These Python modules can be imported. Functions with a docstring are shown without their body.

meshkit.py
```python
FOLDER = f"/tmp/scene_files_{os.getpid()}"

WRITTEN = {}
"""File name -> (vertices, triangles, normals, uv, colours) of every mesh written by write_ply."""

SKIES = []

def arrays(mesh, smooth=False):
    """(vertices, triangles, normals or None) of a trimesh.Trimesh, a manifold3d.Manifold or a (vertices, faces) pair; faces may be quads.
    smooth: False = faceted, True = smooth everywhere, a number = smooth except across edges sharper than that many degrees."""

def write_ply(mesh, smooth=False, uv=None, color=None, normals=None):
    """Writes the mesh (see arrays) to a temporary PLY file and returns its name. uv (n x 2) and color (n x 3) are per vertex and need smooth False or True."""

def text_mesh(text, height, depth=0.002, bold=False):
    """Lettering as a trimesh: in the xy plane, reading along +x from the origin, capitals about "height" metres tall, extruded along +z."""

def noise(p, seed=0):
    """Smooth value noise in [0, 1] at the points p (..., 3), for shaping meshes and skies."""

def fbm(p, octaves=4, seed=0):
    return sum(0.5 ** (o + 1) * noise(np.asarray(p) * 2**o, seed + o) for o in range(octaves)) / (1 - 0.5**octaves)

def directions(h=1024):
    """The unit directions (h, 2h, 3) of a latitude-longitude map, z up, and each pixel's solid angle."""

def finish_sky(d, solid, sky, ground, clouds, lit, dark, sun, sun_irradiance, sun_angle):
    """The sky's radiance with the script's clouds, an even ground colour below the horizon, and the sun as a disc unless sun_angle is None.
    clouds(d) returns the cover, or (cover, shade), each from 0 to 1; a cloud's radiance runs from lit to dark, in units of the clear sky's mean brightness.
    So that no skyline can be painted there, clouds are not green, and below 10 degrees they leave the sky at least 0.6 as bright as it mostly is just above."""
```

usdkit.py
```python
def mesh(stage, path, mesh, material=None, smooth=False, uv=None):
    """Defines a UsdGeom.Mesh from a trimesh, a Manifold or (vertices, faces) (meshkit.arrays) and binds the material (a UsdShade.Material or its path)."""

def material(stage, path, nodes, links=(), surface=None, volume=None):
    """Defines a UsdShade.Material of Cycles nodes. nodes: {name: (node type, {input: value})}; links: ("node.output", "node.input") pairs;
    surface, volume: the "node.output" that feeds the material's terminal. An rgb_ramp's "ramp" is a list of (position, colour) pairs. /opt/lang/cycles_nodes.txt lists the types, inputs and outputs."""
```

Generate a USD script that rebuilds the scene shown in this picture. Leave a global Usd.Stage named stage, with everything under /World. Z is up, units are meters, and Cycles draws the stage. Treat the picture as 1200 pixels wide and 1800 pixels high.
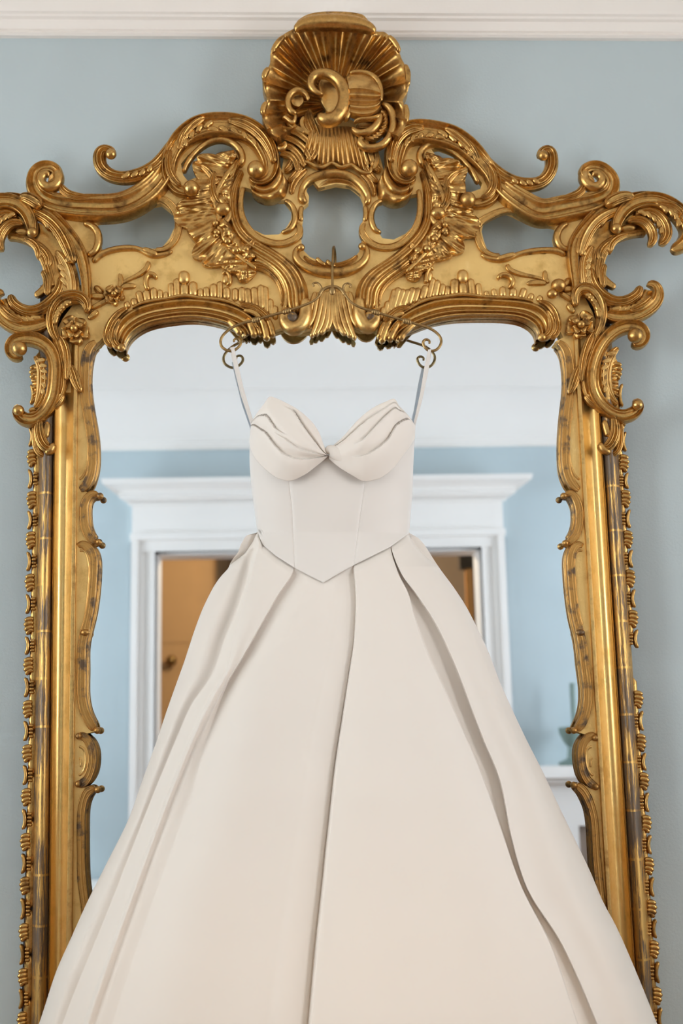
import math, numpy as np, trimesh, usdkit
from pxr import Usd, UsdGeom, UsdLux, UsdShade, Gf, Sdf
from scipy.interpolate import RBFInterpolator, PchipInterpolator, make_interp_spline

stage = Usd.Stage.CreateInMemory()
UsdGeom.SetStageUpAxis(stage, 'Z'); UsdGeom.SetStageMetersPerUnit(stage, 1.0)
UsdGeom.Xform.Define(stage, '/World'); UsdGeom.Scope.Define(stage, '/World/Looks')

# ------------------------------------------------------------------ camera
FPX = 2125.0
EYE = np.array([0.0, -2.5, 1.30])
PITCH, YAW, ROLL = math.radians(10.6), math.radians(2.6), 0.0215
fw = np.array([math.sin(YAW) * math.cos(PITCH), math.cos(YAW) * math.cos(PITCH), math.sin(PITCH)])
r0 = np.array([math.cos(YAW), -math.sin(YAW), 0.0]); u0 = np.cross(r0, fw)
RIGHT = math.cos(ROLL) * r0 - math.sin(ROLL) * u0
UP = math.sin(ROLL) * r0 + math.cos(ROLL) * u0
cam = UsdGeom.Camera.Define(stage, '/World/camera')
cam.CreateHorizontalApertureAttr(24.0); cam.CreateVerticalApertureAttr(36.0)
cam.CreateFocalLengthAttr(FPX / 1200 * 24.0)
cam.CreateClippingRangeAttr(Gf.Vec2f(0.02, 100))
cam.CreateFStopAttr(2.8); cam.CreateFocusDistanceAttr(2.42)
cam.CreateExposureAttr(0.0)
M4 = np.eye(4); M4[0, :3] = RIGHT; M4[1, :3] = UP; M4[2, :3] = -fw; M4[3, :3] = EYE
cam.AddTransformOp().Set(Gf.Matrix4d(*M4.ravel().tolist()))

# ------------------------------------------------------------------ light
def lin(r, g, b):
    c = np.array([r, g, b]) / 255.0
    return tuple(np.where(c < 0.04045, c / 12.92, ((c + 0.055) / 1.055) ** 2.4))
XL, XR, YF, YB, ZC = -2.3, 2.7, -3.0, 0.044, 3.0        # room: left, right, far, near wall; ceiling
def rect_light(name, pos, rot, w, h, inten, col):
    l = UsdLux.RectLight.Define(stage, '/World/' + name)
    l.CreateWidthAttr(w); l.CreateHeightAttr(h); l.CreateIntensityAttr(inten); l.CreateColorAttr(Gf.Vec3f(*col))
    l.AddTranslateOp().Set(Gf.Vec3d(*pos)); l.AddRotateXYZOp().Set(Gf.Vec3f(*rot))
    return l
# daylight through the windows of the two side walls
WINS = [('L', -0.85), ('L', -2.2), ('R', -2.1), ('R', -0.85)]
for k, (s, yc) in enumerate(WINS):
    x = XL - 0.12 if s == 'L' else XR + 0.12
    rect_light('window_daylight' + ('_%03d' % k if k else ''), (x, yc, 1.84), (0, -90 if s == 'L' else 90, 0), 1.7, 0.98, (7.2, 14.0, 14.5, 4.6)[k], (0.955, 0.985, 1.0) if s == 'L' else (0.985, 0.975, 0.985))
dome = UsdLux.DomeLight.Define(stage, '/World/sky_light'); dome.CreateIntensityAttr(0.35); dome.CreateColorAttr(Gf.Vec3f(0.85, 0.93, 1.0))
hl = UsdLux.SphereLight.Define(stage, '/World/hall_lamp_light'); hl.CreateRadiusAttr(0.09); hl.CreateIntensityAttr(235); hl.CreateColorAttr(Gf.Vec3f(1.0, 0.72, 0.42))
hl.AddTranslateOp().Set(Gf.Vec3d(0.1, -4.3, 2.55))

# ------------------------------------------------------------------ helpers
used = {}
def numbered(parent, name):
    k = used.get((parent, name), 0); used[(parent, name)] = k + 1
    return name if k == 0 else '%s_%03d' % (name, k)
def tag(p, label=None, cat=None, group=None, kind=None):
    p = p.GetPrim() if hasattr(p, 'GetPrim') else p
    for k, v in (('label', label), ('category', cat), ('group', group), ('kind', kind)):
        if v: p.SetCustomDataByKey(k, v)
    return p
def path_of(parent): return '/World' if parent is None else str(parent.GetPath())
def obj(name, mesh, mat, parent=None, smooth=40, label=None, kind=None, cat=None, group=None):
    pp = path_of(parent)
    p = usdkit.mesh(stage, pp + '/' + numbered(pp, name), mesh, mat, smooth=smooth).GetPrim()
    tag(p, label, cat, group, kind)
    return p
def thing(name, label, cat, loc=(0, 0, 0), group=None, kind=None):
    x = UsdGeom.Xform.Define(stage, '/World/' + numbered('/World', name))
    if any(loc): x.AddTranslateOp().Set(Gf.Vec3d(*loc))
    return tag(x, label, cat, group, kind)
def struct(name, mesh, mat, smooth=False, label=None, cat=None):
    return obj(name, mesh, mat, None, smooth, label, 'structure', cat)
def bx(x0, x1, y0, y1, z0, z1):
    m = trimesh.creation.box((abs(x1 - x0), abs(y1 - y0), abs(z1 - z0)))
    m.apply_translation(((x0 + x1) / 2, (y0 + y1) / 2, (z0 + z1) / 2)); return m
def cat_(ms): return trimesh.util.concatenate(ms)
def W(px, py, dep=0.0):
    """point of the plane y = -dep that the photograph shows at this pixel"""
    px, py, dep = np.broadcast_arrays(np.asarray(px, float), np.asarray(py, float), np.asarray(dep, float))
    d = (fw + ((px - 600) / FPX)[..., None] * RIGHT + ((900 - py) / FPX)[..., None] * UP)
    t = (-dep - EYE[1]) / d[..., 1]
    return EYE + t[..., None] * d
def grid_faces(n, m, wrap=False):
    i, j = np.meshgrid(np.arange(n - 1), np.arange(m if wrap else m - 1), indexing='ij')
    a = i * m + j; b = i * m + (j + 1) % m; c = (i + 1) * m + (j + 1) % m; d = (i + 1) * m + j
    q = np.stack([a, b, c, d], -1).reshape(-1, 4)
    return np.vstack([q[:, [0, 1, 2]], q[:, [0, 2, 3]]])
def shell_of(F, Bk):
    """closes a front grid F with a back grid Bk of the same size"""
    n, m = F.shape[:2]; N = n * m; f = grid_faces(n, m)
    ring = np.r_[np.arange(n) * m, (n - 1) * m + np.arange(1, m), np.arange(n - 2, -1, -1) * m + m - 1, np.arange(m - 2, 0, -1)]
    p, q = ring, np.roll(ring, -1)
    ed = np.vstack([np.c_[p, q, q + N], np.c_[p, q + N, p + N]])
    return fixn(trimesh.Trimesh(np.vstack([F.reshape(-1, 3), Bk.reshape(-1, 3)]), np.vstack([f, f[:, ::-1] + N, ed]), process=False))
def fixn(m):
    try:
        if m.volume < 0: m.invert()
    except Exception: pass
    return m

# ------------------------------------------------------------------ materials
def mat(name, nodes, links=(), surface='p.BSDF'):
    return usdkit.material(stage, '/World/Looks/' + name, nodes, links, surface=surface)
def paint(name, col, rough=0.6, var=0.04, bump=0.05, scale=3.0, **kw):
    c = np.array(col)
    return mat(name, {'g': ('geometry', {}), 'n': ('noise_texture', {'scale': scale, 'detail': 4.0}),
        'r': ('rgb_ramp', {'ramp': [(0.3, tuple(c * (1 - var))), (0.7, tuple(np.minimum(c * (1 + var), 1)))]}),
        'f': ('noise_texture', {'scale': 180.0, 'detail': 3.0}), 'b': ('bump', {'strength': bump, 'distance': 0.004}),
        'p': ('principled_bsdf', {'roughness': rough, **kw})},
        [('g.position', 'n.vector'), ('g.position', 'f.vector'), ('n.fac', 'r.fac'), ('r.color', 'p.base_color'), ('f.fac', 'b.height'), ('b.normal', 'p.normal')])
WALL = paint('blue_wall_paint', lin(190, 204, 208), 0.6, 0.03, 0.12)
WHITE = paint('white_trim_paint', lin(246, 241, 235), 0.4, 0.015, 0.03)
CEIL = paint('ceiling_paint', lin(238, 232, 226), 0.7, 0.015, 0.05)
FLOOR = mat('oak_floor', {'g': ('geometry', {}), 'mp': ('mapping', {'scale': (1.0, 14.0, 1.0)}), 'n': ('noise_texture', {'scale': 3.0, 'detail': 6.0}),
    'r': ('rgb_ramp', {'ramp': [(0.25, lin(120, 80, 48)), (0.75, lin(170, 122, 78))]}), 'p': ('principled_bsdf', {'roughness': 0.4})},
    [('g.position', 'mp.vector'), ('mp.vector', 'n.vector'), ('n.fac', 'r.fac'), ('r.color', 'p.base_color')])
TAN = paint('tan_hall_paint', lin(196, 158, 116), 0.6, 0.05, 0.1)
TAUPE = paint('taupe_hall_paint', lin(150, 132, 118), 0.6, 0.05, 0.1)
DARKW = paint('dark_wood', lin(52, 40, 36), 0.5, 0.2, 0.1)
HONEY = mat('honey_wood', {'g': ('geometry', {}), 'mp': ('mapping', {'scale': (12.0, 12.0, 1.0)}), 'n': ('noise_texture', {'scale': 3.0, 'detail': 5.0}),
    'r': ('rgb_ramp', {'ramp': [(0.25, lin(176, 118, 62)), (0.75, lin(206, 150, 90))]}), 'p': ('principled_bsdf', {'roughness': 0.45})},
    [('g.position', 'mp.vector'), ('mp.vector', 'n.vector'), ('n.fac', 'r.fac'), ('r.color', 'p.base_color')])
def gold(name, c0, c1, c2, rough=0.33, scale=22.0, bump=0.25, metal=0.9, lo=0.3, hi=0.62):
    """gilding: gold leaf over bole, rubbed in places, fine craquelure"""
    return mat(name, {'g': ('geometry', {}), 'n': ('noise_texture', {'scale': scale, 'detail': 6.0, 'roughness': 0.62}),
        'r': ('rgb_ramp', {'ramp': [(lo, c0), ((lo + hi) / 2, c1), (hi, c1), (0.8, c2)]}),
        'n2': ('noise_texture', {'scale': 160.0, 'detail': 4.0}), 'b': ('bump', {'strength': bump, 'distance': 0.0015}),
        'rr': ('rgb_ramp', {'ramp': [(0.3, (rough + 0.22,) * 3), (0.6, (rough,) * 3)]}),
        'p': ('principled_bsdf', {'metallic': metal})},
        [('g.position', 'n.vector'), ('g.position', 'n2.vector'), ('n.fac', 'r.fac'), ('r.color', 'p.base_color'),
         ('n.fac', 'rr.fac'), ('rr.color', 'p.roughness'), ('n2.fac', 'b.height'), ('b.normal', 'p.normal')])
GOLD = gold('gilding', lin(112, 80, 46), lin(196, 154, 90), lin(234, 202, 142), rough=0.27, metal=0.97, scale=30.0)
GOLD2 = gold('gilding_bright', lin(168, 126, 70), lin(214, 174, 108), lin(240, 212, 154), rough=0.31, metal=0.95)
GOLDP = gold('gilding_matte', lin(208, 170, 98), lin(232, 196, 124), lin(242, 212, 146), rough=0.46, metal=0.5, bump=0.4)
GOLDO = gold('gilding_warm', lin(222, 174, 90), lin(242, 204, 130), lin(248, 216, 150), rough=0.3, scale=6.0, bump=0.06, metal=0.9)
WORN = mat('worn_gilding', {'g': ('geometry', {}), 'mp': ('mapping', {'scale': (220.0, 220.0, 16.0)}), 'n': ('noise_texture', {'scale': 1.0, 'detail': 5.0, 'roughness': 0.7}),
    'm2': ('mapping', {'scale': (14.0, 14.0, 6.0)}), 'n3': ('noise_texture', {'scale': 1.0, 'detail': 3.0}),
    'ad': ('math', {'math_type': 'multiply_add', 'value2': 0.8, 'value3': -0.4}), 'ad2': ('math', {'math_type': 'add'}),
    'sx': ('separate_xyz', {}), 'wz': ('math', {'math_type': 'multiply', 'value2': 10.5}), 'fr': ('math', {'math_type': 'fraction'}),
    'ln': ('rgb_ramp', {'ramp': [(0.0, (0.13,) * 3), (0.035, (0.13,) * 3), (0.06, (0, 0, 0)), (1.0, (0, 0, 0))]}), 'ad3': ('math', {'math_type': 'add'}),
    'r': ('rgb_ramp', {'ramp': [(0.44, lin(98, 84, 70)), (0.53, lin(136, 106, 70)), (0.6, lin(206, 164, 96))]}),
    'mt': ('rgb_ramp', {'ramp': [(0.46, (0.15,) * 3), (0.6, (0.9,) * 3)]}),
    'b': ('bump', {'strength': 0.3, 'distance': 0.001}), 'p': ('principled_bsdf', {'roughness': 0.42})},
    [('g.position', 'mp.vector'), ('mp.vector', 'n.vector'), ('g.position', 'm2.vector'), ('m2.vector', 'n3.vector'), ('n3.fac', 'ad.value1'),
     ('n.fac', 'ad2.value1'), ('ad.value', 'ad2.value2'), ('g.position', 'sx.vector'), ('sx.z', 'wz.value1'), ('wz.value', 'fr.value1'), ('fr.value', 'ln.fac'),
     ('ad2.value', 'ad3.value1'), ('ln.color', 'ad3.value2'), ('ad3.value', 'r.fac'), ('ad3.value', 'mt.fac'), ('r.color', 'p.base_color'), ('mt.color', 'p.metallic'),
     ('n.fac', 'b.height'), ('b.normal', 'p.normal')])
RIM = gold('gilding_rubbed', lin(110, 92, 74), lin(186, 142, 80), lin(214, 172, 104), rough=0.4, scale=34.0, lo=0.36, hi=0.6)
MIRROR = mat('mirror_silver', {'p': ('principled_bsdf', {'base_color': (0.78, 0.875, 0.97), 'metallic': 1.0, 'roughness': 0.012})})
BRASS = gold('aged_brass', lin(120, 96, 60), lin(158, 130, 86), lin(176, 150, 104), rough=0.36, scale=40.0, bump=0.05, metal=1.0)
SATIN = mat('ivory_satin', {'g': ('geometry', {}), 'mp': ('mapping', {'scale': (900.0, 900.0, 900.0)}), 'n': ('noise_texture', {'scale': 1.0, 'detail': 2.0}),
    'b': ('bump', {'strength': 0.04, 'distance': 0.0006}),
    'p': ('principled_bsdf', {'base_color': lin(238, 232, 224), 'roughness': 0.5, 'specular_ior_level': 0.35, 'sheen_weight': 0.15, 'sheen_roughness': 0.4}),
    't': ('translucent_bsdf', {'color': lin(250, 226, 194)}), 'x': ('mix_closure', {'fac': 0.14})},
    [('g.position', 'mp.vector'), ('mp.vector', 'n.vector'), ('n.fac', 'b.height'), ('b.normal', 'p.normal'), ('p.BSDF', 'x.closure1'), ('t.BSDF', 'x.closure2')], 'x.closure')
BODICE = mat('ivory_mikado', {'g': ('geometry', {}), 'mp': ('mapping', {'scale': (900.0, 900.0, 900.0)}), 'n': ('noise_texture', {'scale': 1.0, 'detail': 2.0}),
    'b': ('bump', {'strength': 0.04, 'distance': 0.0006}),
    'p': ('principled_bsdf', {'base_color': lin(221, 216, 210), 'roughness': 0.48, 'specular_ior_level': 0.4, 'sheen_weight': 0.1})},
    [('g.position', 'mp.vector'), ('mp.vector', 'n.vector'), ('n.fac', 'b.height'), ('b.normal', 'p.normal')])
GLASS = mat('window_glass', {'f': ('fresnel', {'IOR': 1.45}), 't': ('transparent_bsdf', {}), 'gl': ('glossy_bsdf', {'roughness': 0.0}), 'x': ('mix_closure', {})},
    [('f.fac', 'x.fac'), ('t.BSDF', 'x.closure1'), ('gl.BSDF', 'x.closure2')], 'x.closure')
SAGE = paint('sage_ceramic', lin(120, 140, 132), 0.35, 0.08, 0.05)
BULB = mat('lamp_bulb', {'e': ('emission', {'color': (1.0, 0.75, 0.45), 'strength': 6.0})}, surface='e.emission')

# ------------------------------------------------------------------ the room
ZCR = float(W(600, 70, -YB)[2]); ZC = ZCR + 0.25
D = 3.0                                               # the far wall, seen in the mirror
def R(px, py): p = W(px, py, -D); return float(p[0]), float(p[2])
OX0, OX1 = R(273, 1000)[0], R(846, 1000)[0]; OZ = R(565, 967)[1]
T = 0.16
struct('floor', bx(XL - 0.2, XR + 0.2, -7.2, YB + 0.2, -0.1, 0), FLOOR, label='oak plank floor', cat='floor')
struct('ceiling', bx(XL - 0.2, XR + 0.2, YF - T, YB + 0.2, ZC, ZC + 0.1), CEIL, label='plain off-white ceiling seen in the mirror', cat='ceiling')
struct('wall_back', bx(XL - 0.2, XR + 0.2, YB, YB + 0.15, 0, ZC), WALL, label='pale blue painted wall behind the gilded mirror', cat='wall')
struct('wall_front', cat_([bx(XL - 0.2, OX0, YF - T, YF, 0, ZC), bx(OX1, XR + 0.2, YF - T, YF, 0, ZC), bx(OX0, OX1, YF - T, YF, OZ, ZC)]), WALL,
       label='pale blue wall with a doorway, reflected in the mirror', cat='wall')
for s in 'LR':
    x0, x1 = (XL - 0.15, XL) if s == 'L' else (XR, XR + 0.15)
    ys = sorted([y for t, y in WINS if t == s]); parts = []; y = YF - T
    for yc in ys:
        parts += [bx(x0, x1, y, yc - 0.5, 0, ZC), bx(x0, x1, yc - 0.5, yc + 0.5, 0, 0.95), bx(x0, x1, yc - 0.5, yc + 0.5, 2.73, ZC)]; y = yc + 0.5
    parts.append(bx(x0, x1, y, YB + 0.15, 0, ZC))
    struct('wall_left' if s == 'L' else 'wall_right', cat_(parts), WALL, label='pale blue side wall with windows on the %s' % ('left' if s == 'L' else 'right'), cat='wall')
for k, (s, yc) in enumerate(WINS):
    xw = XL - 0.05 if s == 'L' else XR + 0.05
    t = thing('window_%d' % (k + 1), 'white sash window in the %s wall%s' % ('left' if s == 'L' else 'right', ', nearer the mirror' if yc > -1.5 else ', nearer the doorway'), 'window', kind='structure')
    fr = [bx(xw - .03, xw + .03, yc + a, yc + b, 0.95, 2.73) for a, b in ((-.5, -.44), (.44, .5))] + [bx(xw - .03, xw + .03, yc - .5, yc + .5, a, b) for a, b in ((.95, 1.01), (2.67, 2.73), (1.81, 1.87))]
    obj('window_frame', cat_(fr), WHITE, t, False)
    obj('muntin', cat_([bx(xw - .012, xw + .012, yc - .012, yc + .012, 1.01, 2.67)] + [bx(xw - .012, xw + .012, yc - .44, yc + .44, z - .012, z + .012) for z in (1.41, 2.27)]), WHITE, t, False)
    obj('pane', bx(xw - .002, xw + .002, yc - .44, yc + .44, 1.01, 2.67), GLASS, t, False)

def prism_x(prof, x0, x1, y, s):
    """profile (out, z) swept along x, standing out from y in direction s"""
    n = len(prof); p = np.array(prof)
    v = np.vstack([np.c_[np.full(n, x), y + s * p[:, 0], p[:, 1]] for x in (x0, x1)])
    f = []
    for i in range(n):
        j = (i + 1) % n; f += [[i, j, n + j], [i, n + j, n + i]]
    tri = trimesh.creation.triangulate_polygon(__import__('shapely').geometry.Polygon(p), engine='earcut') if False else None
    for i in range(1, n - 1): f += [[0, i + 1, i], [n, n + i, n + i + 1]]
    m = trimesh.Trimesh(v, f, process=False); m.fix_normals(); return m
def crown_prof(z):
    pr = [(0, z), (.012, z), (.017, z + .004), (.014, z + .010), (.020, z + .012), (.022, z + .034), (.030, z + .037), (.030, z + .043), (.036, z + .046)]
    for i in range(1, 11):
        a = i / 10 * math.pi / 2; pr.append((.036 + .17 * (1 - math.cos(a)), z + .046 + .19 * math.sin(a)))
    return pr + [(.22, z + .25), (0, z + .25)]
struct('trim_1', prism_x(crown_prof(ZCR), XL, XR, YB, -1), WHITE, 30, 'white crown moulding on the wall above the gilded mirror', 'moulding')
ZCF = R(565, 789)[1]
struct('trim_2', prism_x([(o, z if i else z) for i, (o, z) in enumerate(crown_prof(ZCF))][:-2] + [(.3, ZC), (0, ZC)], XL, XR, YF, 1), WHITE, 30, 'white crown moulding above the doorway, reflected in the mirror', 'moulding')

# the door surround on the far wall, seen reflected
XO0, XO1 = R(233, 960)[0], R(884, 960)[0]
zt, zc, zf = R(565, 849)[1], R(565, 887)[1], R(565, 940)[1]
dc = thing('trim_3', 'wide white doorway surround with a projecting cornice, reflected in the mirror', 'door surround', kind='structure')
w_ = OX0 - XO0; w2 = XO1 - OX1
for sx, (a, b) in ((1, (XO0, OX0)), (-1, (OX1, XO1))):
    o, i_ = (a, b) if sx == 1 else (b, a)
    wd = b - a
    obj('casing', cat_([bx(a, b, YF, YF + .022, 0, zf), bx(o, o + sx * .028, YF, YF + .045, 0, zf), bx(o + sx * .028, o + sx * .05, YF, YF + .033, 0, zf), bx(i_ - sx * .016, i_, YF, YF + .03, 0, OZ)]), WHITE, dc, False)
obj('lintel', cat_([bx(XO0, XO1, YF, YF + .03, OZ, zc), bx(XO0 - .006, XO1 + .006, YF, YF + .05, zf - .02, zf + .01), bx(OX0 - .016, OX1 + .016, YF, YF + .036, OZ, OZ + .016)]), WHITE, dc, False)
cp = []
for i in range(9):
    t = i / 8; cp.append((.04 + .09 * t + .02 * math.sin(t * 6.28), zc + (zt - zc) * (0.12 + 0.6 * t)))
cprof = [(0, zc), (.045, zc), (.05, zc + (zt - zc) * .1)] + cp + [(.15, zt - (zt - zc) * .22), (.155, zt), (0, zt)]
def cornice():
    pr = np.array(cprof); vs = []; n = len(pr)
    for x, s in ((XO0, -1), (XO1, 1)): vs.append(np.c_[x + s * np.maximum(pr[:, 0] - .03, 0), YF + pr[:, 0], pr[:, 1]])
    v = np.vstack(vs); f = []
    for i in range(n):
        j = (i + 1) % n; f += [[i, j, n + j], [i, n + j, n + i]]
    for i in range(1, n - 1): f += [[0, i + 1, i], [n, n + i, n + i + 1]]
    m = trimesh.Trimesh(v, f, process=False); m.fix_normals(); return m
obj('cornice', cornice(), WHITE, dc, 25)
obj('jamb', cat_([bx(OX0, OX0 + .012, YF - T, YF, 0, OZ), bx(OX1 - .012, OX1, YF - T, YF, 0, OZ), bx(OX0, OX1, YF - T, YF, OZ - .012, OZ)]), WHITE, dc, False)
struct('baseboard_front', cat_([bx(XL, XO0, YF, YF + .02, 0, .16), bx(XO1, XR, YF, YF + .02, 0, .16)]), WHITE, label='white baseboard under the far blue wall', cat='baseboard')
struct('baseboard_back', bx(XL, XR, YB - .02, YB, 0, .16), WHITE, label='white baseboard behind the mirror', cat='baseboard')

# the hall beyond the doorway
struct('wall_hall', cat_([bx(XL - .2, XR + .2, -5.9, -5.75, 0, ZC), bx(-2.5, -2.35, -5.75, YF - T, 0, ZC), bx(2.75, 2.9, -5.75, YF - T, 0, ZC)]), TAUPE, label='taupe hall wall beyond the doorway', cat='wall')
struct('ceiling_hall', bx(XL - .2, XR + .2, -5.9, YF - T, ZC, ZC + .1), CEIL, label='ceiling of the hall beyond the doorway', cat='ceiling')
def door_leaf(n, label, hx, hy, ang, wd, sgn, mt):
    t = thing('door_%d' % n, label, 'door', kind='structure')
    a = math.radians(ang); ux, uy = math.cos(a), math.sin(a)
    Mx = np.array([[ux, -uy, 0, hx], [uy, ux, 0, hy], [0, 0, 1, 0], [0, 0, 0, 1]])
    def P(m): m.apply_transform(Mx); return m
    H = OZ - .02
    st = [bx(0, .1, -.02, .02, .01, H), bx(wd - .1, wd, -.02, .02, .01, H)] + [bx(.1, wd - .1, -.02, .02, z0, z1) for z0, z1 in ((.01, .22), (.95, 1.07), (H - .12, H))]
    obj('door_frame', P(cat_(st)), mt, t, False)
    for z0, z1 in ((.22, .95), (1.07, H - .12)):
        obj('door_panel', P(bx(.1, wd - .1, -.009, .009, z0, z1)), mt, t, False)
    k = trimesh.creation.icosphere(3, .032); k.apply_translation((wd - .06, sgn * .06, 1.0))
    c = trimesh.creation.cylinder(.012, .06, sections=16); c.apply_transform(trimesh.transformations.rotation_matrix(math.pi / 2, (1, 0, 0))); c.apply_translation((wd - .06, sgn * .03, 1.0))
    obj('door_knob', P(cat_([k, c])), BRASS, t, 40, label='round brass knob')
    return t
xk, zk = R(300, 1160)
# a tan door standing in the hall, left in the reflection
hx0 = OX0 - .45
t = thing('door_1', 'tan wooden hall door with a small brass knob, left inside the reflected doorway', 'door', kind='structure')
ydr = -5.72
def RD(px, py, y): p = W(px, py, y); return float(p[0]), float(p[2])
dx1 = RD(382, 1000, ydr)[0]; zk = RD(303, 1162, ydr)[1]; xk = RD(303, 1162, ydr)[0]
obj('door_slab', cat_([bx(dx1 - .95, dx1, ydr - .02, ydr + .02, .01, 2.62)]), TAN, t, False)
for z0, z1 in ((.2, .95), (zk + .12, 2.5)):
    obj('door_panel', cat_([bx(dx1 - .8, dx1 - .15, ydr + .02, ydr + .026, z0, z1)]), TAN, t, False)
k = trimesh.creation.icosphere(3, .035); k.apply_translation((xk, ydr + .075, zk)); c = trimesh.creation.cylinder(.03, .05, sections=20); c.apply_transform(trimesh.transformations.rotation_matrix(math.pi / 2, (1, 0, 0))); c.apply_translation((xk, ydr + .045, zk))
obj('door_knob', cat_([k, c]), BRASS, t, 40, label='round brass knob')
obj('door_casing', cat_([bx(dx1, dx1 + .09, ydr - .03, ydr + .05, 0, 2.72), bx(dx1 - 1.05, dx1 - .95, ydr - .03, ydr + .05, 0, 2.72), bx(dx1 - .95, dx1, ydr - .03, ydr + .05, 2.62, 2.72)]), TAUPE, t, False, label='taupe casing of the tan door')
# dark tall cabinet beside it, mostly behind the dress
cb = thing('hall_cabinet', 'tall dark wooden cabinet beside the tan door in the hall, seen in the mirror', 'cabinet')
cx0 = dx1 + .12
obj('body', bx(cx0, cx0 + 1.0, ydr - .02, ydr + .35, .06, 2.75), DARKW, cb, False)
obj('cornice', bx(cx0 - .02, cx0 + 1.02, ydr - .02, ydr + .39, 2.75, 2.82), DARKW, cb, False)
for i in range(2): obj('cabinet_door', bx(cx0 + .03 + .48 * i, cx0 + .49 + .48 * i, ydr + .35, ydr + .372, .12, 2.7), DARKW, cb, False)
# honey coloured wooden post at the right of the doorway
ym = -3.9
xm0, xm1 = RD(817, 1000, ym)[0], RD(829, 1000, ym)[0]; zm = RD(822, 1000, ym)[1]
pc = thing('hall_screen', 'narrow folding screen with a honey wood edge at the right side of the reflected doorway', 'screen')
obj('screen_edge', bx(xm0, xm1 + .0, ym - .02, ym + .02, .02, zm), HONEY, pc, False)
obj('screen_panel', bx(xm1, xm1 + .5, ym - .015, ym + .015, .02, zm), DARKW, pc, False)
obj('screen_cap', bx(xm0 - .03, xm1 + .52, ym - .03, ym + .03, zm, zm + .16), DARKW, pc, False)
lp = thing('hall_ceiling_lamp', 'small round ceiling lamp hanging in the hall', 'lamp')
for nm, r, z in (('shade', .12, 2.72),):
    m = trimesh.creation.cylinder(r, .06, sections=40); m.apply_translation((.1, -4.3, ZC - .03)); obj(nm, m, WHITE, lp, 40)
# white mantel at the right and low white cabinet at the left, both against the far wall
yw = YF
mx = R(900, 1345)[0]; mz = R(975, 1345)[1]
m_ = thing('mantelpiece', 'white mantelpiece against the far blue wall, right in the reflection', 'mantelpiece')
MX0 = R(925, 1345)[0]
obj('shelf', cat_([bx(MX0, XR, yw, yw + .17, mz - .05, mz), bx(MX0 + .02, XR, yw, yw + .13, mz - .075, mz - .05)]), WHITE, m_, False)
obj('frieze', bx(MX0 + .04, XR, yw, yw + .09, mz - .26, mz - .075), WHITE, m_, False)
for x0, x1 in ((MX0 + .04, MX0 + .2), (MX0 + 1.0, XR)):
    if x1 > x0: obj('pilaster', bx(x0, x1, yw, yw + .09, 0, mz - .26), WHITE, m_, False)
obj('hearth_surround', bx(MX0 + .2, min(MX0 + 1.0, XR - .01), yw, yw + .05, 0, mz - .26), TAUPE, m_, False, label='taupe slip inside the mantelpiece')
yc_ = YF + .10
xs_, zs_ = [float(v) for v in np.array(W(1002, 1290, -(-yc_)))[[0, 2]]]
cd = thing('candlestick', 'grey green candlestick with a thin candle on the mantelpiece, blurred beside the right frame edge', 'candlestick')
prof = [(0, mz), (.055, mz), (.06, mz + .012), (.02, mz + .03), (.014, mz + .08), (.03, mz + .10), (.05, mz + .14), (.052, mz + .165), (.012, mz + .17), (0, mz + .17)]
b_ = trimesh.creation.revolve(np.array(prof), sections=32); b_.apply_translation((xs_, yc_, 0)); obj('holder', fixn(b_), SAGE, cd, 40)
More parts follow.
